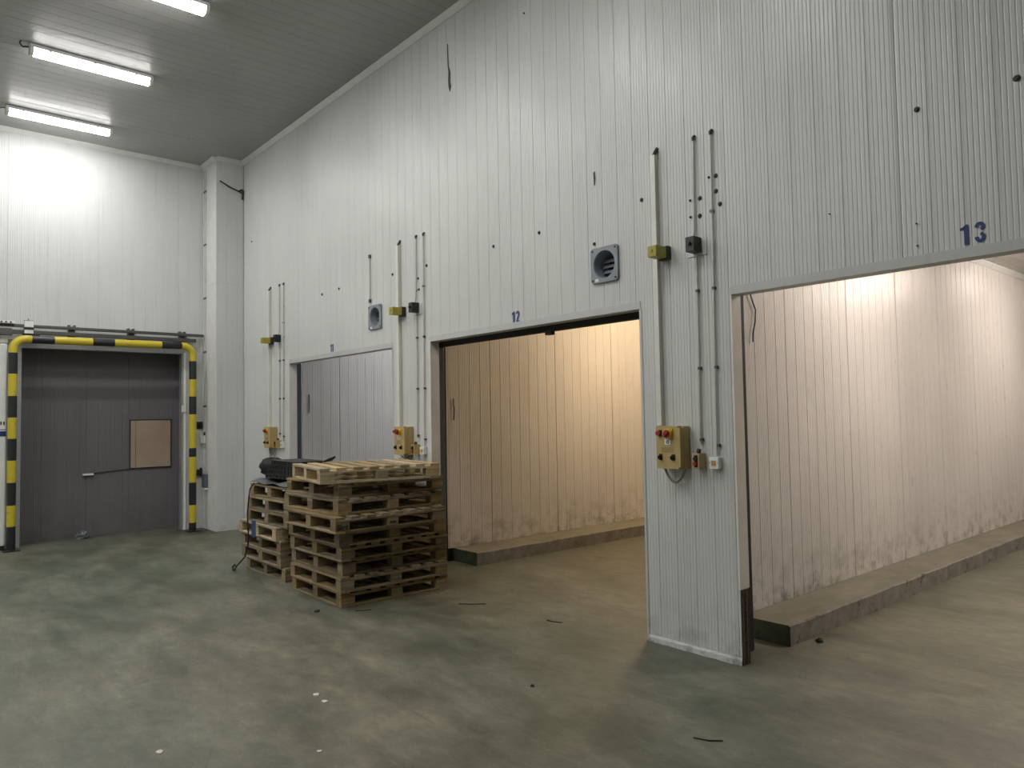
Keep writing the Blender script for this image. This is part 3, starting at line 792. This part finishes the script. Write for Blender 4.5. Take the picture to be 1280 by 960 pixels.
    lid = link('lid', MB().prism(pr, (0, -0.078, 0), (0, -1, 0), 0.043, (1, 0, 0), (0, 0, 1)).mesh('lid', [MT['beige']], 0), t)
    m = MB(); m.box((-0.082, -0.126, 0.238), (-0.054, -0.121, 0.288)); link('button_base', m.mesh('button_base', [MT['black']]), t)
    m = MB(); knob(m, -0.075, 0.262, 0.018, -0.126, -0.150); b = link('red_button', m.mesh('red_button', [MT['red']], 0.003), t); b['label'] = 'red push button'
    m = MB(); m.box((-0.022, -0.130, 0.222), (0.048, -0.121, 0.296)); m.cyl((0.013, -0.130, 0.259), (0.013, -0.150, 0.259), 0.036, 24)
    sw = link('main_switch', m.mesh('main_switch', [MT['yellow_knob']], 0.002), t); sw['label'] = 'yellow rotary switch with red knob'
    m = MB(); m.cyl((0.013, -0.150, 0.259), (0.013, -0.158, 0.259), 0.029, 24)
    for s_ in (1,):
        m.prism([(-0.028, -0.008), (0.028, -0.008), (0.028, 0.008), (-0.028, 0.008)], (0.013, -0.158, 0.259), (0, -1, 0), 0.012, (0.75, 0, 0.66), (-0.66, 0, 0.75))
    link('red_knob', m.mesh('red_knob', [MT['red']]), sw)
    lg = link('logo_sticker', MB().box((-0.030, -0.1222, 0.178), (0.022, -0.1212, 0.220)).mesh('logo_sticker', [MT['white']]), t)
    m = MB(); ring = []
    for k in range(10): ring.append((0.012 * math.cos(R(50 + 290 * k / 9)), 0.012 * math.sin(R(50 + 290 * k / 9))))
    inner = [(p[0] * 0.42, p[1] * 0.42) for p in reversed(ring)]
    for k in range(9):
        a, b = ring[k], ring[k + 1]; c, d = (b[0] * 0.42, b[1] * 0.42), (a[0] * 0.42, a[1] * 0.42)
        m.prism([a, b, c, d], (-0.005, -0.1223, 0.196), (0, -1, 0), 0.0004, (1, 0, 0), (0, 0, 1))
    m.box((0.002, -0.1228, 0.186), (0.008, -0.1223, 0.216))
    link('logo', m.mesh('logo', [MT['blue_ink']]), lg)
    link('name_plate', MB().box((-0.06, -0.1222, 0.118), (0.050, -0.1212, 0.160)).mesh('name_plate', [MT['label_plate']]), t)
    for x in (-0.072, 0.042):
        m = MB(); m.box((x - 0.010, -0.126, 0.062), (x + 0.018, -0.121, 0.108)); m.cyl((x, -0.126, 0.083), (x, -0.142, 0.083), 0.014, 18)
        m.prism([(-0.004, -0.013), (0.004, -0.013), (0.004, 0.013), (-0.004, 0.013)], (x, -0.142, 0.083), (0, -1, 0), 0.008, (1, 0, 0), (0, 0, 1))
        link('selector_switch', m.mesh('selector_switch', [MT['black']]), t)
    m = MB(); pts = [(-0.095 + 0.19 * k / 16, -0.045, -0.004 - 0.105 * math.sin(math.pi * k / 16) ** 0.75) for k in range(17)]
    if num == 12: pts = [(p[0], p[1], p[2] * 0.35) for p in pts]
    m.tube(pts, 0.0065, 8); m.tube([(p[0] * 0.86 + 0.01, -0.058, p[2] * 0.9) for p in pts], 0.004, 6)
    link('hanging_cable', m.mesh('hanging_cable', [MT['braid']]), t)
    # push button box
    t = empty('push_button_box', (8.890 + dx, 0, 1.350), f'small beige box with a black and a red button {wh}', 'switch box', 'small push button boxes on the long wall')
    link('housing', MB().box((-0.031, -0.083, 0), (0.031, -0.001, 0.112)).mesh('housing', [MT['beige']], 0.004), t)
    link('black_strip', MB().box((-0.012, -0.0865, 0.012), (0.018, -0.0835, 0.100)).mesh('black_strip', [MT['black']], 0.002), t)
    m = MB(); knob(m, 0.0, 0.074, 0.014, -0.0865, -0.098); link('black_button', m.mesh('black_button', [MT['black']]), t)
    m = MB(); knob(m, -0.002, 0.038, 0.014, -0.0865, -0.100); link('red_button', m.mesh('red_button', [MT['red']]), t)
    link('cable_gland', MB().cyl((0, -0.045, 0.113), (0, -0.035, 0.140), 0.016, 14).mesh('cable_gland', [MT['black']]), t)
    # white switch
    t = empty('light_switch', (9.017 + dx, 0, 1.353), f'small white light switch with an orange rocker {wh}', 'switch', 'white light switches on the long wall')
    link('housing', MB().box((-0.039, -0.047, 0), (0.039, -0.001, 0.083)).mesh('housing', [MT['white']], 0.004), t)
    link('rocker', MB().box((-0.018, -0.0535, 0.024), (0.016, -0.0475, 0.060)).mesh('rocker', [MT['orange']], 0.002), t)
    for x in (-0.031, 0.031): link('screw', MB().cyl((x, -0.047, 0.042), (x, -0.0485, 0.042), 0.003, 8).mesh('screw', [MT['black']]), t)
cluster(0, 13); cluster(-3.72, 12); cluster(-7.44, 11)
# short conduit above vent 11
t = empty('conduit', (4.15, 0, 3.19), 'short thin grey conduit running down to the vent above the farthest doorway', 'conduit')
link('pipe', MB().cyl((0, -0.014, 0), (0, -0.014, 0.58), 0.009, 8).mesh('pipe', [MT['wire']]), t)
for z in (0.0, 0.55): link('clip', MB().box((-0.016, -0.026, z - 0.01), (0.016, -0.001, z + 0.03)).mesh('clip', [MT['steel']]), t)

# bolt heads and plugged holes are parts of the wall
bm_ = MB(); bm_.cyl((0, -0.002, 0), (0, -0.007, 0), 0.017, 12, 0.014); bm_.cyl((0, -0.007, 0), (0, -0.014, 0), 0.009, 6)
bolt_me = bm_.mesh('bolt_head', [MT['hole']])
for x, z, s in [(9.103, 3.251, 1), (9.073, 3.352, 1), (9.075, 3.464, 1), (9.018, 3.466, .6), (8.935, 3.333, 1), (8.930, 3.203, 1), (8.851, 3.335, .6), (8.85, 3.21, .6), (8.392, 3.449, 1), (10.437, 3.497, 1), (10.935, 3.5, 1.1),
                (7.197, 3.429, 1), (7.876, 3.195, .9), (6.537, 3.427, 1), (2.849, 3.462, 1.1), (3.333, 3.469, 1.1), (4.663, 3.448, 1), (5.372, 3.433, 1.1), (0.358, 4.671, 1), (1.595, 3.455, 1),
                (1.60, 3.0, .8), (5.202, 3.317, .9), (5.165, 3.186, .9), (5.215, 3.19, .9), (10.41, 2.83, .35), (10.41, 2.70, .35), (7.05, 5.55, .6), (9.9, 3.0, .3)]:
    o = link('bolt_head', bolt_me, wall, (x, 0, z)); o.scale = (s, 1, s)
def flake(name, pts, mat, parent, th=0.004, frame='wall'):
    """ragged flat scrap standing proud of a wall"""
    m = MB(); m.prism(pts, (0, -0.002, 0), (0, -1, 0), th, (1, 0, 0), (0, 0, 1)); return m.build(name, mat, parent)
o = flake('torn_tape', [(5.815, 5.75), (5.825, 5.75), (5.835, 5.50), (5.865, 5.42), (5.86, 5.33), (5.875, 5.27), (5.85, 5.22), (5.83, 5.28), (5.825, 5.36), (5.832, 5.44), (5.82, 5.52)], MT['hole'], None)
tag(o, 'dark torn strip of tape high on the long wall near the ceiling', 'tape')
o = flake('torn_tape', [(7.885, 3.80), (7.90, 3.81), (7.905, 3.75), (7.90, 3.70), (7.89, 3.69), (7.888, 3.74)], MT['hole'], None)
tag(o, 'small dark scrap of tape on the long wall above the vent of doorway 12', 'tape')
m = MB(); m.tube([(0.03, -0.40, 5.68), (0.03, -0.22, 5.60), (0.03, -0.08, 5.56), (0.025, -0.04, 5.54)], 0.012); m.tube([(0.02, -0.09, 5.57), (0.02, -0.03, 5.60), (0.02, -0.015, 5.58), (0.02, -0.03, 5.44)], 0.016)
tag(m.build('cobweb_cord', MT['hole']), 'dusty dark cord end on the corner pillar below the ceiling', 'cord')
m = MB(); m.tube([(8.80, 0.86, 2.73), (8.80, 0.885, 2.68), (8.80, 0.935, 2.60), (8.80, 0.925, 2.50), (8.80, 0.885, 2.40), (8.80, 0.88, 2.33)], 0.006)
tag(m.build('cable_end', MT['black']), 'thin black cable end hanging at the top left of the wall in room 13', 'cable')
m = MB(); m.tube([(4.69, 0.835, 1.99), (4.685, 0.84, 1.92), (4.69, 0.845, 1.84), (4.685, 0.84, 1.72)], 0.007)
tag(m.build('cable_end', MT['black']), 'thin dark cable end on the orange lit room wall', 'cable')
# room wall fine marks: pull cord in room 11
m = MB(); m.tube([(0.58, 0.87, 2.18), (0.575, 0.875, 2.05), (0.58, 0.87, 1.95), (0.575, 0.87, 1.87)], 0.008)
tag(m.build('cable_end', MT['black']), 'thin dark cable end on the white room wall behind the farthest doorway', 'cable')

# ------------------------------------------------------------------ painted numbers
def stroke(path, wd):
    """closed polygon strips for a thick polyline: list of quads"""
    P = [Vector(p) for p in path]; q = []
    L = []
    for i, p in enumerate(P):
        d = (P[min(i + 1, len(P) - 1)] - P[max(i - 1, 0)]).normalized(); n = Vector((-d.y, d.x)); L.append((p + n * wd / 2, p - n * wd / 2))
    for a, b in zip(L, L[1:]): q.append([tuple(a[0]), tuple(a[1]), tuple(b[1]), tuple(b[0])])
    return q
def arcp(cx, cy, rx, ry, a0, a1, n=10): return [(cx + rx * math.cos(R(a0 + (a1 - a0) * k / n)), cy + ry * math.sin(R(a0 + (a1 - a0) * k / n))) for k in range(n + 1)]
GL = {  # digit glyphs in a box 0.42 wide, 1 high, heavy condensed strokes
    '1': [[(0.22, 0), (0.42, 0), (0.42, 1.0), (0.30, 1.0), (0.22, 0.92)], [(0.05, 0.74), (0.22, 0.74), (0.30, 1.0), (0.22, 0.92), (0.05, 0.86)]],
    '2': stroke(arcp(0.23, 0.77, 0.14, 0.15, 190, -25) + [(0.33, 0.60), (0.12, 0.22), (0.11, 0.16)], 0.16) + [[(0.03, 0), (0.44, 0), (0.44, 0.16), (0.03, 0.16)]],
    '3': stroke(arcp(0.22, 0.77, 0.14, 0.15, 190, -75), 0.16) + stroke(arcp(0.22, 0.26, 0.15, 0.18, 80, -190), 0.16),
}
def number(s, x, z, h, pitch, rise, label, parts_y=-0.0035):
    t = empty('door_number', (x, 0, z), label, 'number')
    for k, ch in enumerate(s):
        m = MB()
        for poly in GL[ch]:
            area = sum(poly[i][0] * poly[(i + 1) % len(poly)][1] - poly[(i + 1) % len(poly)][0] * poly[i][1] for i in range(len(poly)))
            if area < 0: poly = poly[::-1]
            m.prism([(p[0] * h, p[1] * h) for p in poly], (k * pitch, parts_y, k * rise), (0, -1, 0), 0.0008, (1, 0, 0), (0, 0, 1))
        link('digit', m.mesh('digit', [MT['blue_ink']]), t)
number('13', 10.628, 2.656, 0.114, 0.078, 0.003, 'dark blue number 13 above the right-hand doorway')
number('12', 6.79, 2.636, 0.113, 0.066, 0.0, 'dark blue number 12 above the middle doorway')
number('11', 3.072, 2.655, 0.103, 0.05, 0.0, 'small dark blue number 11 above the farthest doorway')

# ------------------------------------------------------------------ pallets
BL = {}
def board(kind, L, W, T, mat):
    k = (kind, L, W, T, mat)
    if k not in BL:
        m = MB(); n = 3; rr = random.Random(hash(kind) % 97)
        c = 0.0025
        pr = [(-W / 2 + c, 0), (W / 2 - c, 0), (W / 2, c), (W / 2, T - c), (W / 2 - c, T), (-W / 2 + c, T), (-W / 2, T - c), (-W / 2, c)]
        m.prism(pr, (-L / 2, 0, 0), (1, 0, 0), L, (0, 1, 0), (0, 0, 1))
        BL[k] = m.mesh(kind, [MT[mat]])
    return BL[k]
PX, PY = 1.1, 1.2
def make_pallet(mat='wood'):
    t = empty('wooden_pallet', (0, 0, 0), '', 'pallet')
    # origin at the near corner (max x, min y): extends to -x and +y
    xsb = [-0.05, -PX / 2, -PX + 0.05]; ysb = [0.07, PY / 2, PY - 0.07]
    for x in xsb: link('stringer_board', board('stringer_board', PY, 0.10, 0.022, mat), t, (x, PY / 2, 0.1), (0, 0, R(90)))
    for i, x in enumerate(xsb):
        for j, y in enumerate(ysb):
            link('block', board('block', 0.14 if j != 1 else 0.12, 0.098, 0.078, mat), t, (x, y, 0.022), (0, 0, R(90)))
    n = 8
    for k in range(n):
        y = 0.048 + (PY - 0.096) * k / (n - 1)
        link('deck_board', board('deck_board', PX, 0.092 if k not in (0, n - 1) else 0.096, 0.022, mat), t, (-PX / 2, y, 0.122), (0, 0, 0))
    for y in (0.05, PY - 0.05): link('bottom_board', board('bottom_board', PX, 0.1, 0.022, mat), t, (-PX / 2, y, 0), (0, 0, 0))
    for x in xsb: link('bottom_board', board('bottom_board', PY - 0.202, 0.098, 0.022, mat), t, (x, PY / 2, 0), (0, 0, R(90)))
    return t
def dup(root, loc, rz, label, group, jit):
    r = root.copy(); C.objects.link(r); r.location = loc; r.rotation_euler = (0, 0, rz); r['label'] = label; r['group'] = group
    rr = random.Random(jit)
    for ch in list(root.children):
        c = ch.copy(); C.objects.link(c); c.parent = r
        j = 0.006 if 'deck' in ch.name else 0.003
        c.location = ch.location + Vector((rr.uniform(-j, j), rr.uniform(-j * 0.7, j * 0.7), 0))
        c.rotation_euler = (0, 0, ch.rotation_euler[2] + rr.uniform(-0.006, 0.006))
    return r
ordn = ['bottom', 'second', 'third', 'fourth', 'fifth', 'sixth', 'seventh', 'eighth', 'top']
S1 = [(5.79, -1.285, -0.8), (5.82, -1.305, -0.3), (5.767, -1.258, 0.3), (5.83, -1.30, 0.3), (5.83, -1.322, 0.0), (5.99, -1.44, 0.1), (5.87, -1.35, 1.9), (5.785, -1.30, 1.1), (5.75, -1.47, -11.3)]
P0 = make_pallet('wood'); P1 = make_pallet('wood_new')
pals = []
used0 = used1 = False
for i, (x, y, a) in enumerate(S1):
    lb = f'wooden pallet, {ordn[i]} of the nine in the tall right-hand stack' if i not in (0, 8) else (
        'wooden pallet on the floor at the bottom of the tall right-hand stack' if i == 0 else 'pale twisted pallet on top of the tall right-hand stack')
    if i == 5: lb = 'wooden pallet marked Shel on its corner block, sticking out of the tall stack'
    src = P1 if i == 8 else P0
    o = dup(src, (x, y, i * 0.1445), R(a), lb, 'pallets in the tall right-hand stack', 11 + i); pals.append(o)
S2 = [(4.36, -1.20, 0), (4.29, -1.22, 0.5), (4.28, -1.22, 0.3), (4.25, -1.26, -0.6), (4.42, -1.20, 1.0), (4.40, -1.19, 0.5), (4.43, -1.18, 0)]
for i, (x, y, a) in enumerate(S2):
    lb = ['wooden pallet on the floor at the bottom of the left-hand stack', 'wooden pallet, second from the floor in the left-hand stack', 'wooden pallet, third from the floor in the left-hand stack',
          'pale wooden pallet, fourth from the floor in the left-hand stack, blue tag before it', 'darker wooden pallet set back, fifth in the left-hand stack', 'darker wooden pallet set back, sixth in the left-hand stack',
          'wooden pallet under the black plastic things, topmost in the left-hand stack'][i]
    src = P1 if i == 3 else P0
    dup(src, (x, y, i * 0.1445), R(a), lb, 'pallets in the left-hand stack', 41 + i)
for P in (P0, P1):
    for ch in list(P.children): bpy.data.objects.remove(ch)
    bpy.data.objects.remove(P)

# burnt-in lettering on blocks
def text_mesh(s, size):
    cu = bpy.data.curves.new('lettering', 'FONT'); cu.body = s; cu.size = size; cu.extrude = 0.0006; cu.offset = size * 0.035
    o = bpy.data.objects.new('tmp', cu); C.objects.link(o)
    bpy.context.view_layer.update()
    me = bpy.data.meshes.new_from_object(o.evaluated_get(bpy.context.evaluated_depsgraph_get()))
    bpy.data.objects.remove(o); me.materials.clear(); me.materials.append(MT['black']); return me
link('lettering', text_mesh('Shel', 0.066), pals[5], (0.0022, 0.012, 0.036), (R(90), 0, R(90)))
link('lettering', text_mesh('nun', 0.045), pals[5], (0.0022, 0.565, 0.042), (R(90), 0, R(90)))
m = MB()
for a, b in (((0, 0.56, 0.035), (0.001, 0.645, 0.037)), ((0, 0.56, 0.083), (0.001, 0.645, 0.085)), ((0, 0.56, 0.035), (0.001, 0.562, 0.085)), ((0, 0.643, 0.035), (0.001, 0.645, 0.085)), ((0, 0.575, 0.045), (0.001, 0.58, 0.075)), ((0, 0.595, 0.045), (0.001, 0.6, 0.075)), ((0, 0.615, 0.045), (0.001, 0.62, 0.075))):
    m.box(a, b)
link('stamp', m.mesh('stamp', [MT['wood']]), pals[8], (0.0022, 0, 0))

# black plastic things on top of the left-hand stack
Z7 = 7 * 0.1445
t = empty('plastic_sheet', (3.9, -0.6, Z7), 'grey glossy plastic sheet draped under the black crates on the left-hand pallets', 'sheet')
def drape(x0, x1, y0, y1, z0, amp, seed, nx=22, ny=14, th=0.006, drop=0.08):
    rr = random.Random(seed); m = MB(); ph = [rr.uniform(0, 6) for _ in range(6)]
    top = []
    for j in range(ny + 1):
        for i in range(nx + 1):
            x = x0 + (x1 - x0) * i / nx; y = y0 + (y1 - y0) * j / ny
            z = z0 + amp * (math.sin(x * 7 + ph[0]) * math.sin(y * 5 + ph[1]) + 0.6 * math.sin(x * 15 + y * 9 + ph[2]) + 0.4 * math.sin(x * 28 - y * 17 + ph[3])) * 0.5 + amp
            if j == 0: z = z0 - drop + 0.3 * amp * (1 + math.sin(x * 12 + ph[4]))
            top.append((x, y - (0.015 if j == 0 else 0), z))
    n = nx + 1; N = len(top)
    fs = []
    for j in range(ny):
        for i in range(nx):
            a = j * n + i; fs.append((a, a + 1, a + n + 1, a + n)); fs.append((N + a, N + a + n, N + a + n + 1, N + a + 1))
    m.add(top + [(p[0], p[1], p[2] - th) for p in top], fs, True)
    return m
link('sheet', drape(-0.60, 0.50, -0.56, 0.45, 0.011, 0.034, 4, drop=0.0).mesh('sheet', [MT['grey_film']]), t)
def crate(loc, rz, label, w=0.60, d=0.42, h=0.05, grp='folded black crates on the left-hand pallets'):
    t = empty('folded_crate', loc, label, 'crate', grp, rz)
    m = MB(); m.box((-w / 2, -d / 2, 0), (w / 2, d / 2, h * 0.55)); link('base', m.mesh('base', [MT['black']], 0.004), t)
    m = MB(); m.box((-w / 2 + .012, -d / 2 + .012, h * 0.55), (w / 2 - .012, d / 2 - .012, h * 0.8)); link('folded_side', m.mesh('folded_side', [MT['glossy_black']], 0.003), t)
    m = MB()
    for k in range(9):
        x = -w / 2 + w * (k + 0.5) / 9; m.box((x - 0.006, -d / 2 - 0.006, 0.002), (x + 0.006, -d / 2 + 0.001, h - 0.002))
    m.box((-w / 2, -d / 2 - 0.005, h * 0.8), (w / 2, d / 2, h)); link('rim', m.mesh('rim', [MT['black']], 0), t)
    return t
lv = ['lowest', 'second', 'third', 'topmost']
for k in range(4):
    crate((4.00 + 0.01 * (k % 2), -0.92 + 0.012 * k, Z7 + 0.078 + k * 0.051), R(3 - 2 * k), f'flat folded black crate on the left-hand pallets, {lv[k]} of its pile', w=0.78, d=0.36)
# black sack
rr = random.Random(5); m = MB(); ns, nr = 20, 10; vs = []
for i in range(nr + 1):
    ph = math.pi * i / nr
    for k in range(ns):
        th = 2 * math.pi * k / ns; q = 1 + 0.10 * math.sin(5 * th + 2 * i) + 0.05 * rr.uniform(-1, 1)
        zz = -math.cos(ph); rad_ = math.sin(ph) ** 0.6
        vs.append((0.125 * q * rad_ * math.cos(th), 0.15 * q * rad_ * math.sin(th), 0.105 + 0.105 * zz + 0.012 * math.sin(3 * th)))
fs = [(i * ns + k, i * ns + (k + 1) % ns, (i + 1) * ns + (k + 1) % ns, (i + 1) * ns + k) for i in range(nr) for k in range(ns)]
m.add(vs, fs, True)
o = m.build('black_sack', MT['rubber']); o.location = (3.43, -0.95, Z7 + 0.082); tag(o, 'black bulging plastic sack at the left end of the left-hand pallets', 'sack')
# thin scrap lying on the top pallet
m = MB(); m.add([(0, 0, 0), (0.10, 0.02, 0.035), (0.20, 0.05, 0.065), (0.19, 0.06, 0.05), (0.10, 0.06, 0.012), (0.0, 0.03, -0.004),
                 (0, 0, -0.004), (0.10, 0.02, 0.031), (0.20, 0.05, 0.061), (0.19, 0.06, 0.046), (0.10, 0.06, 0.008), (0.0, 0.03, -0.008)],
                [(0, 1, 4, 5), (1, 2, 3, 4), (11, 10, 7, 6), (10, 9, 8, 7), (0, 6, 7, 1), (1, 7, 8, 2), (2, 8, 9, 3), (3, 9, 10, 4), (4, 10, 11, 5), (5, 11, 6, 0)])
o = m.build('film_scrap', MT['black']); o.location = (4.80, -0.98, 9 * 0.1445 + 0.008); tag(o, 'small black scrap curling up behind the top pallet deck', 'scrap')
# strap with hook, blue tag, red scraps
t = empty('lashing_strap', (3.36, -1.36, 0), 'thin black strap hanging down the left-hand pallets with its hook on the floor', 'strap')
pts = [(0.50, 0.02, 1.06), (0.50, -0.03, 1.0), (0.46, -0.035, 0.85), (0.43, -0.035, 0.7), (0.42, -0.02, 0.5), (0.41, -0.02, 0.36), (0.36, -0.04, 0.22), (0.16, -0.06, 0.09), (0.03, -0.03, 0.03)]
link('cord', MB().tube(pts, 0.008, 6).mesh('cord', [MT['black']]), t)
link('hook', MB().tube([(0.03, -0.03, 0.03), (-0.03, -0.03, 0.02), (-0.06, -0.02, 0.05), (-0.04, 0, 0.075), (-0.01, 0.0, 0.06)], 0.013, 8).mesh('hook', [MT['black']]), t)
o = link('hanging_tag', MB().box((0.44, 0.006, 0.45), (0.54, 0.018, 0.64)).mesh('hanging_tag', [MT['blue_tag']], 0.004), t); o['label'] = 'blue plastic tag'
tag(lump('red_scrap', (3.90, -0.85, 5 * 0.1445 + 0.002), 0.03, MT['red_cloth'], 8, 0.5, 8), 'red cloth scrap between the upper pallets of the left-hand stack', 'cloth').scale = (2.6, 1, 1)
for o_ in [o for o in C.objects if o.name.startswith('red_scrap')]: o_.location = (3.75, -0.9, 5 * 0.1445 + 0.023)

# ------------------------------------------------------------------ litter on the floor
def flatbit(name, loc, pts, mat, label, cat, th=0.006, rz=0):
    m = MB(); m.prism(pts, (0, 0, 0), (0, 0, 1), th, (1, 0, 0), (0, 1, 0)); o = m.build(name, mat); o.location = loc; o.rotation_euler = (0, 0, rz); return tag(o, label, cat)
def rag(seed, r, n=7, asp=1):
    q = random.Random(seed); return [(r * asp * (0.5 + q.random() * 0.6) * math.cos(2 * math.pi * k / n), r * (0.5 + q.random() * 0.6) * math.sin(2 * math.pi * k / n)) for k in range(n)]
tag(lump('debris_clump', (9.28, 0.88, 0), 0.03, MT['litter'], 1, 1.0, 7), 'small black clump on the floor beside the curb of room 13', 'debris')
flatbit('paint_chip', (7.62, -2.42, 0), rag(2, 0.028), MT['chip'], 'white paint chip on the bare floor in front of the pallets, upper of a pair', 'chip')
flatbit('paint_chip', (7.76, -2.43, 0), rag(3, 0.022, 7, 1.6), MT['chip'], 'white paint chip on the bare floor in front of the pallets, lower of a pair', 'chip')
flatbit('dark_scrap', (5.72, -1.49, 0), rag(4, 0.05, 8, 0.6), MT['litter'], 'dark scrap on the floor just left of the near pallet corner', 'debris', 0.012, 0.6)
flatbit('paint_chip', (8.38, -2.77, 0), rag(5, 0.015), MT['chip'], 'tiny white chip at the bottom of the photo left of centre', 'chip')
flatbit('paint_chip', (7.8, -3.4, 0), rag(6, 0.02, 7, 1.5), MT['chip'], 'tiny white chip in the bottom left corner of the floor', 'chip')
tag(lump('debris_clump', (8.46, -1.32, 0), 0.016, MT['litter'], 7, 0.9, 6), 'tiny dark crumb on the green floor left of the pier foot', 'debris')
for i, (a, b, lb) in enumerate([((6.42, -0.40), (6.60, -0.22), 'thin dark sliver on the floor right of the pallets'), ((7.40, -0.19), (7.55, -0.15), 'thin dark sliver on the floor before doorway 12'),
                                ((9.62, -1.20), (9.75, -1.12), 'thin dark splinter on the floor in front of the pier'), ((5.95, -1.23), (6.02, -1.10), 'short dark splinter on the floor beside the near pallet corner')]):
    m = MB(); a = Vector((*a, 0.004)); b = Vector((*b, 0.004)); mid = (a + b) / 2 + Vector((0.01, -0.012, 0))
    m.tube([a, mid, b], 0.004, 6); tag(m.build('splinter', MT['litter']), lb, 'splinter')

print('objects', len(bpy.data.objects), 'tris', sum(len(o.data.polygons) for o in bpy.data.objects if o.type == 'MESH'))
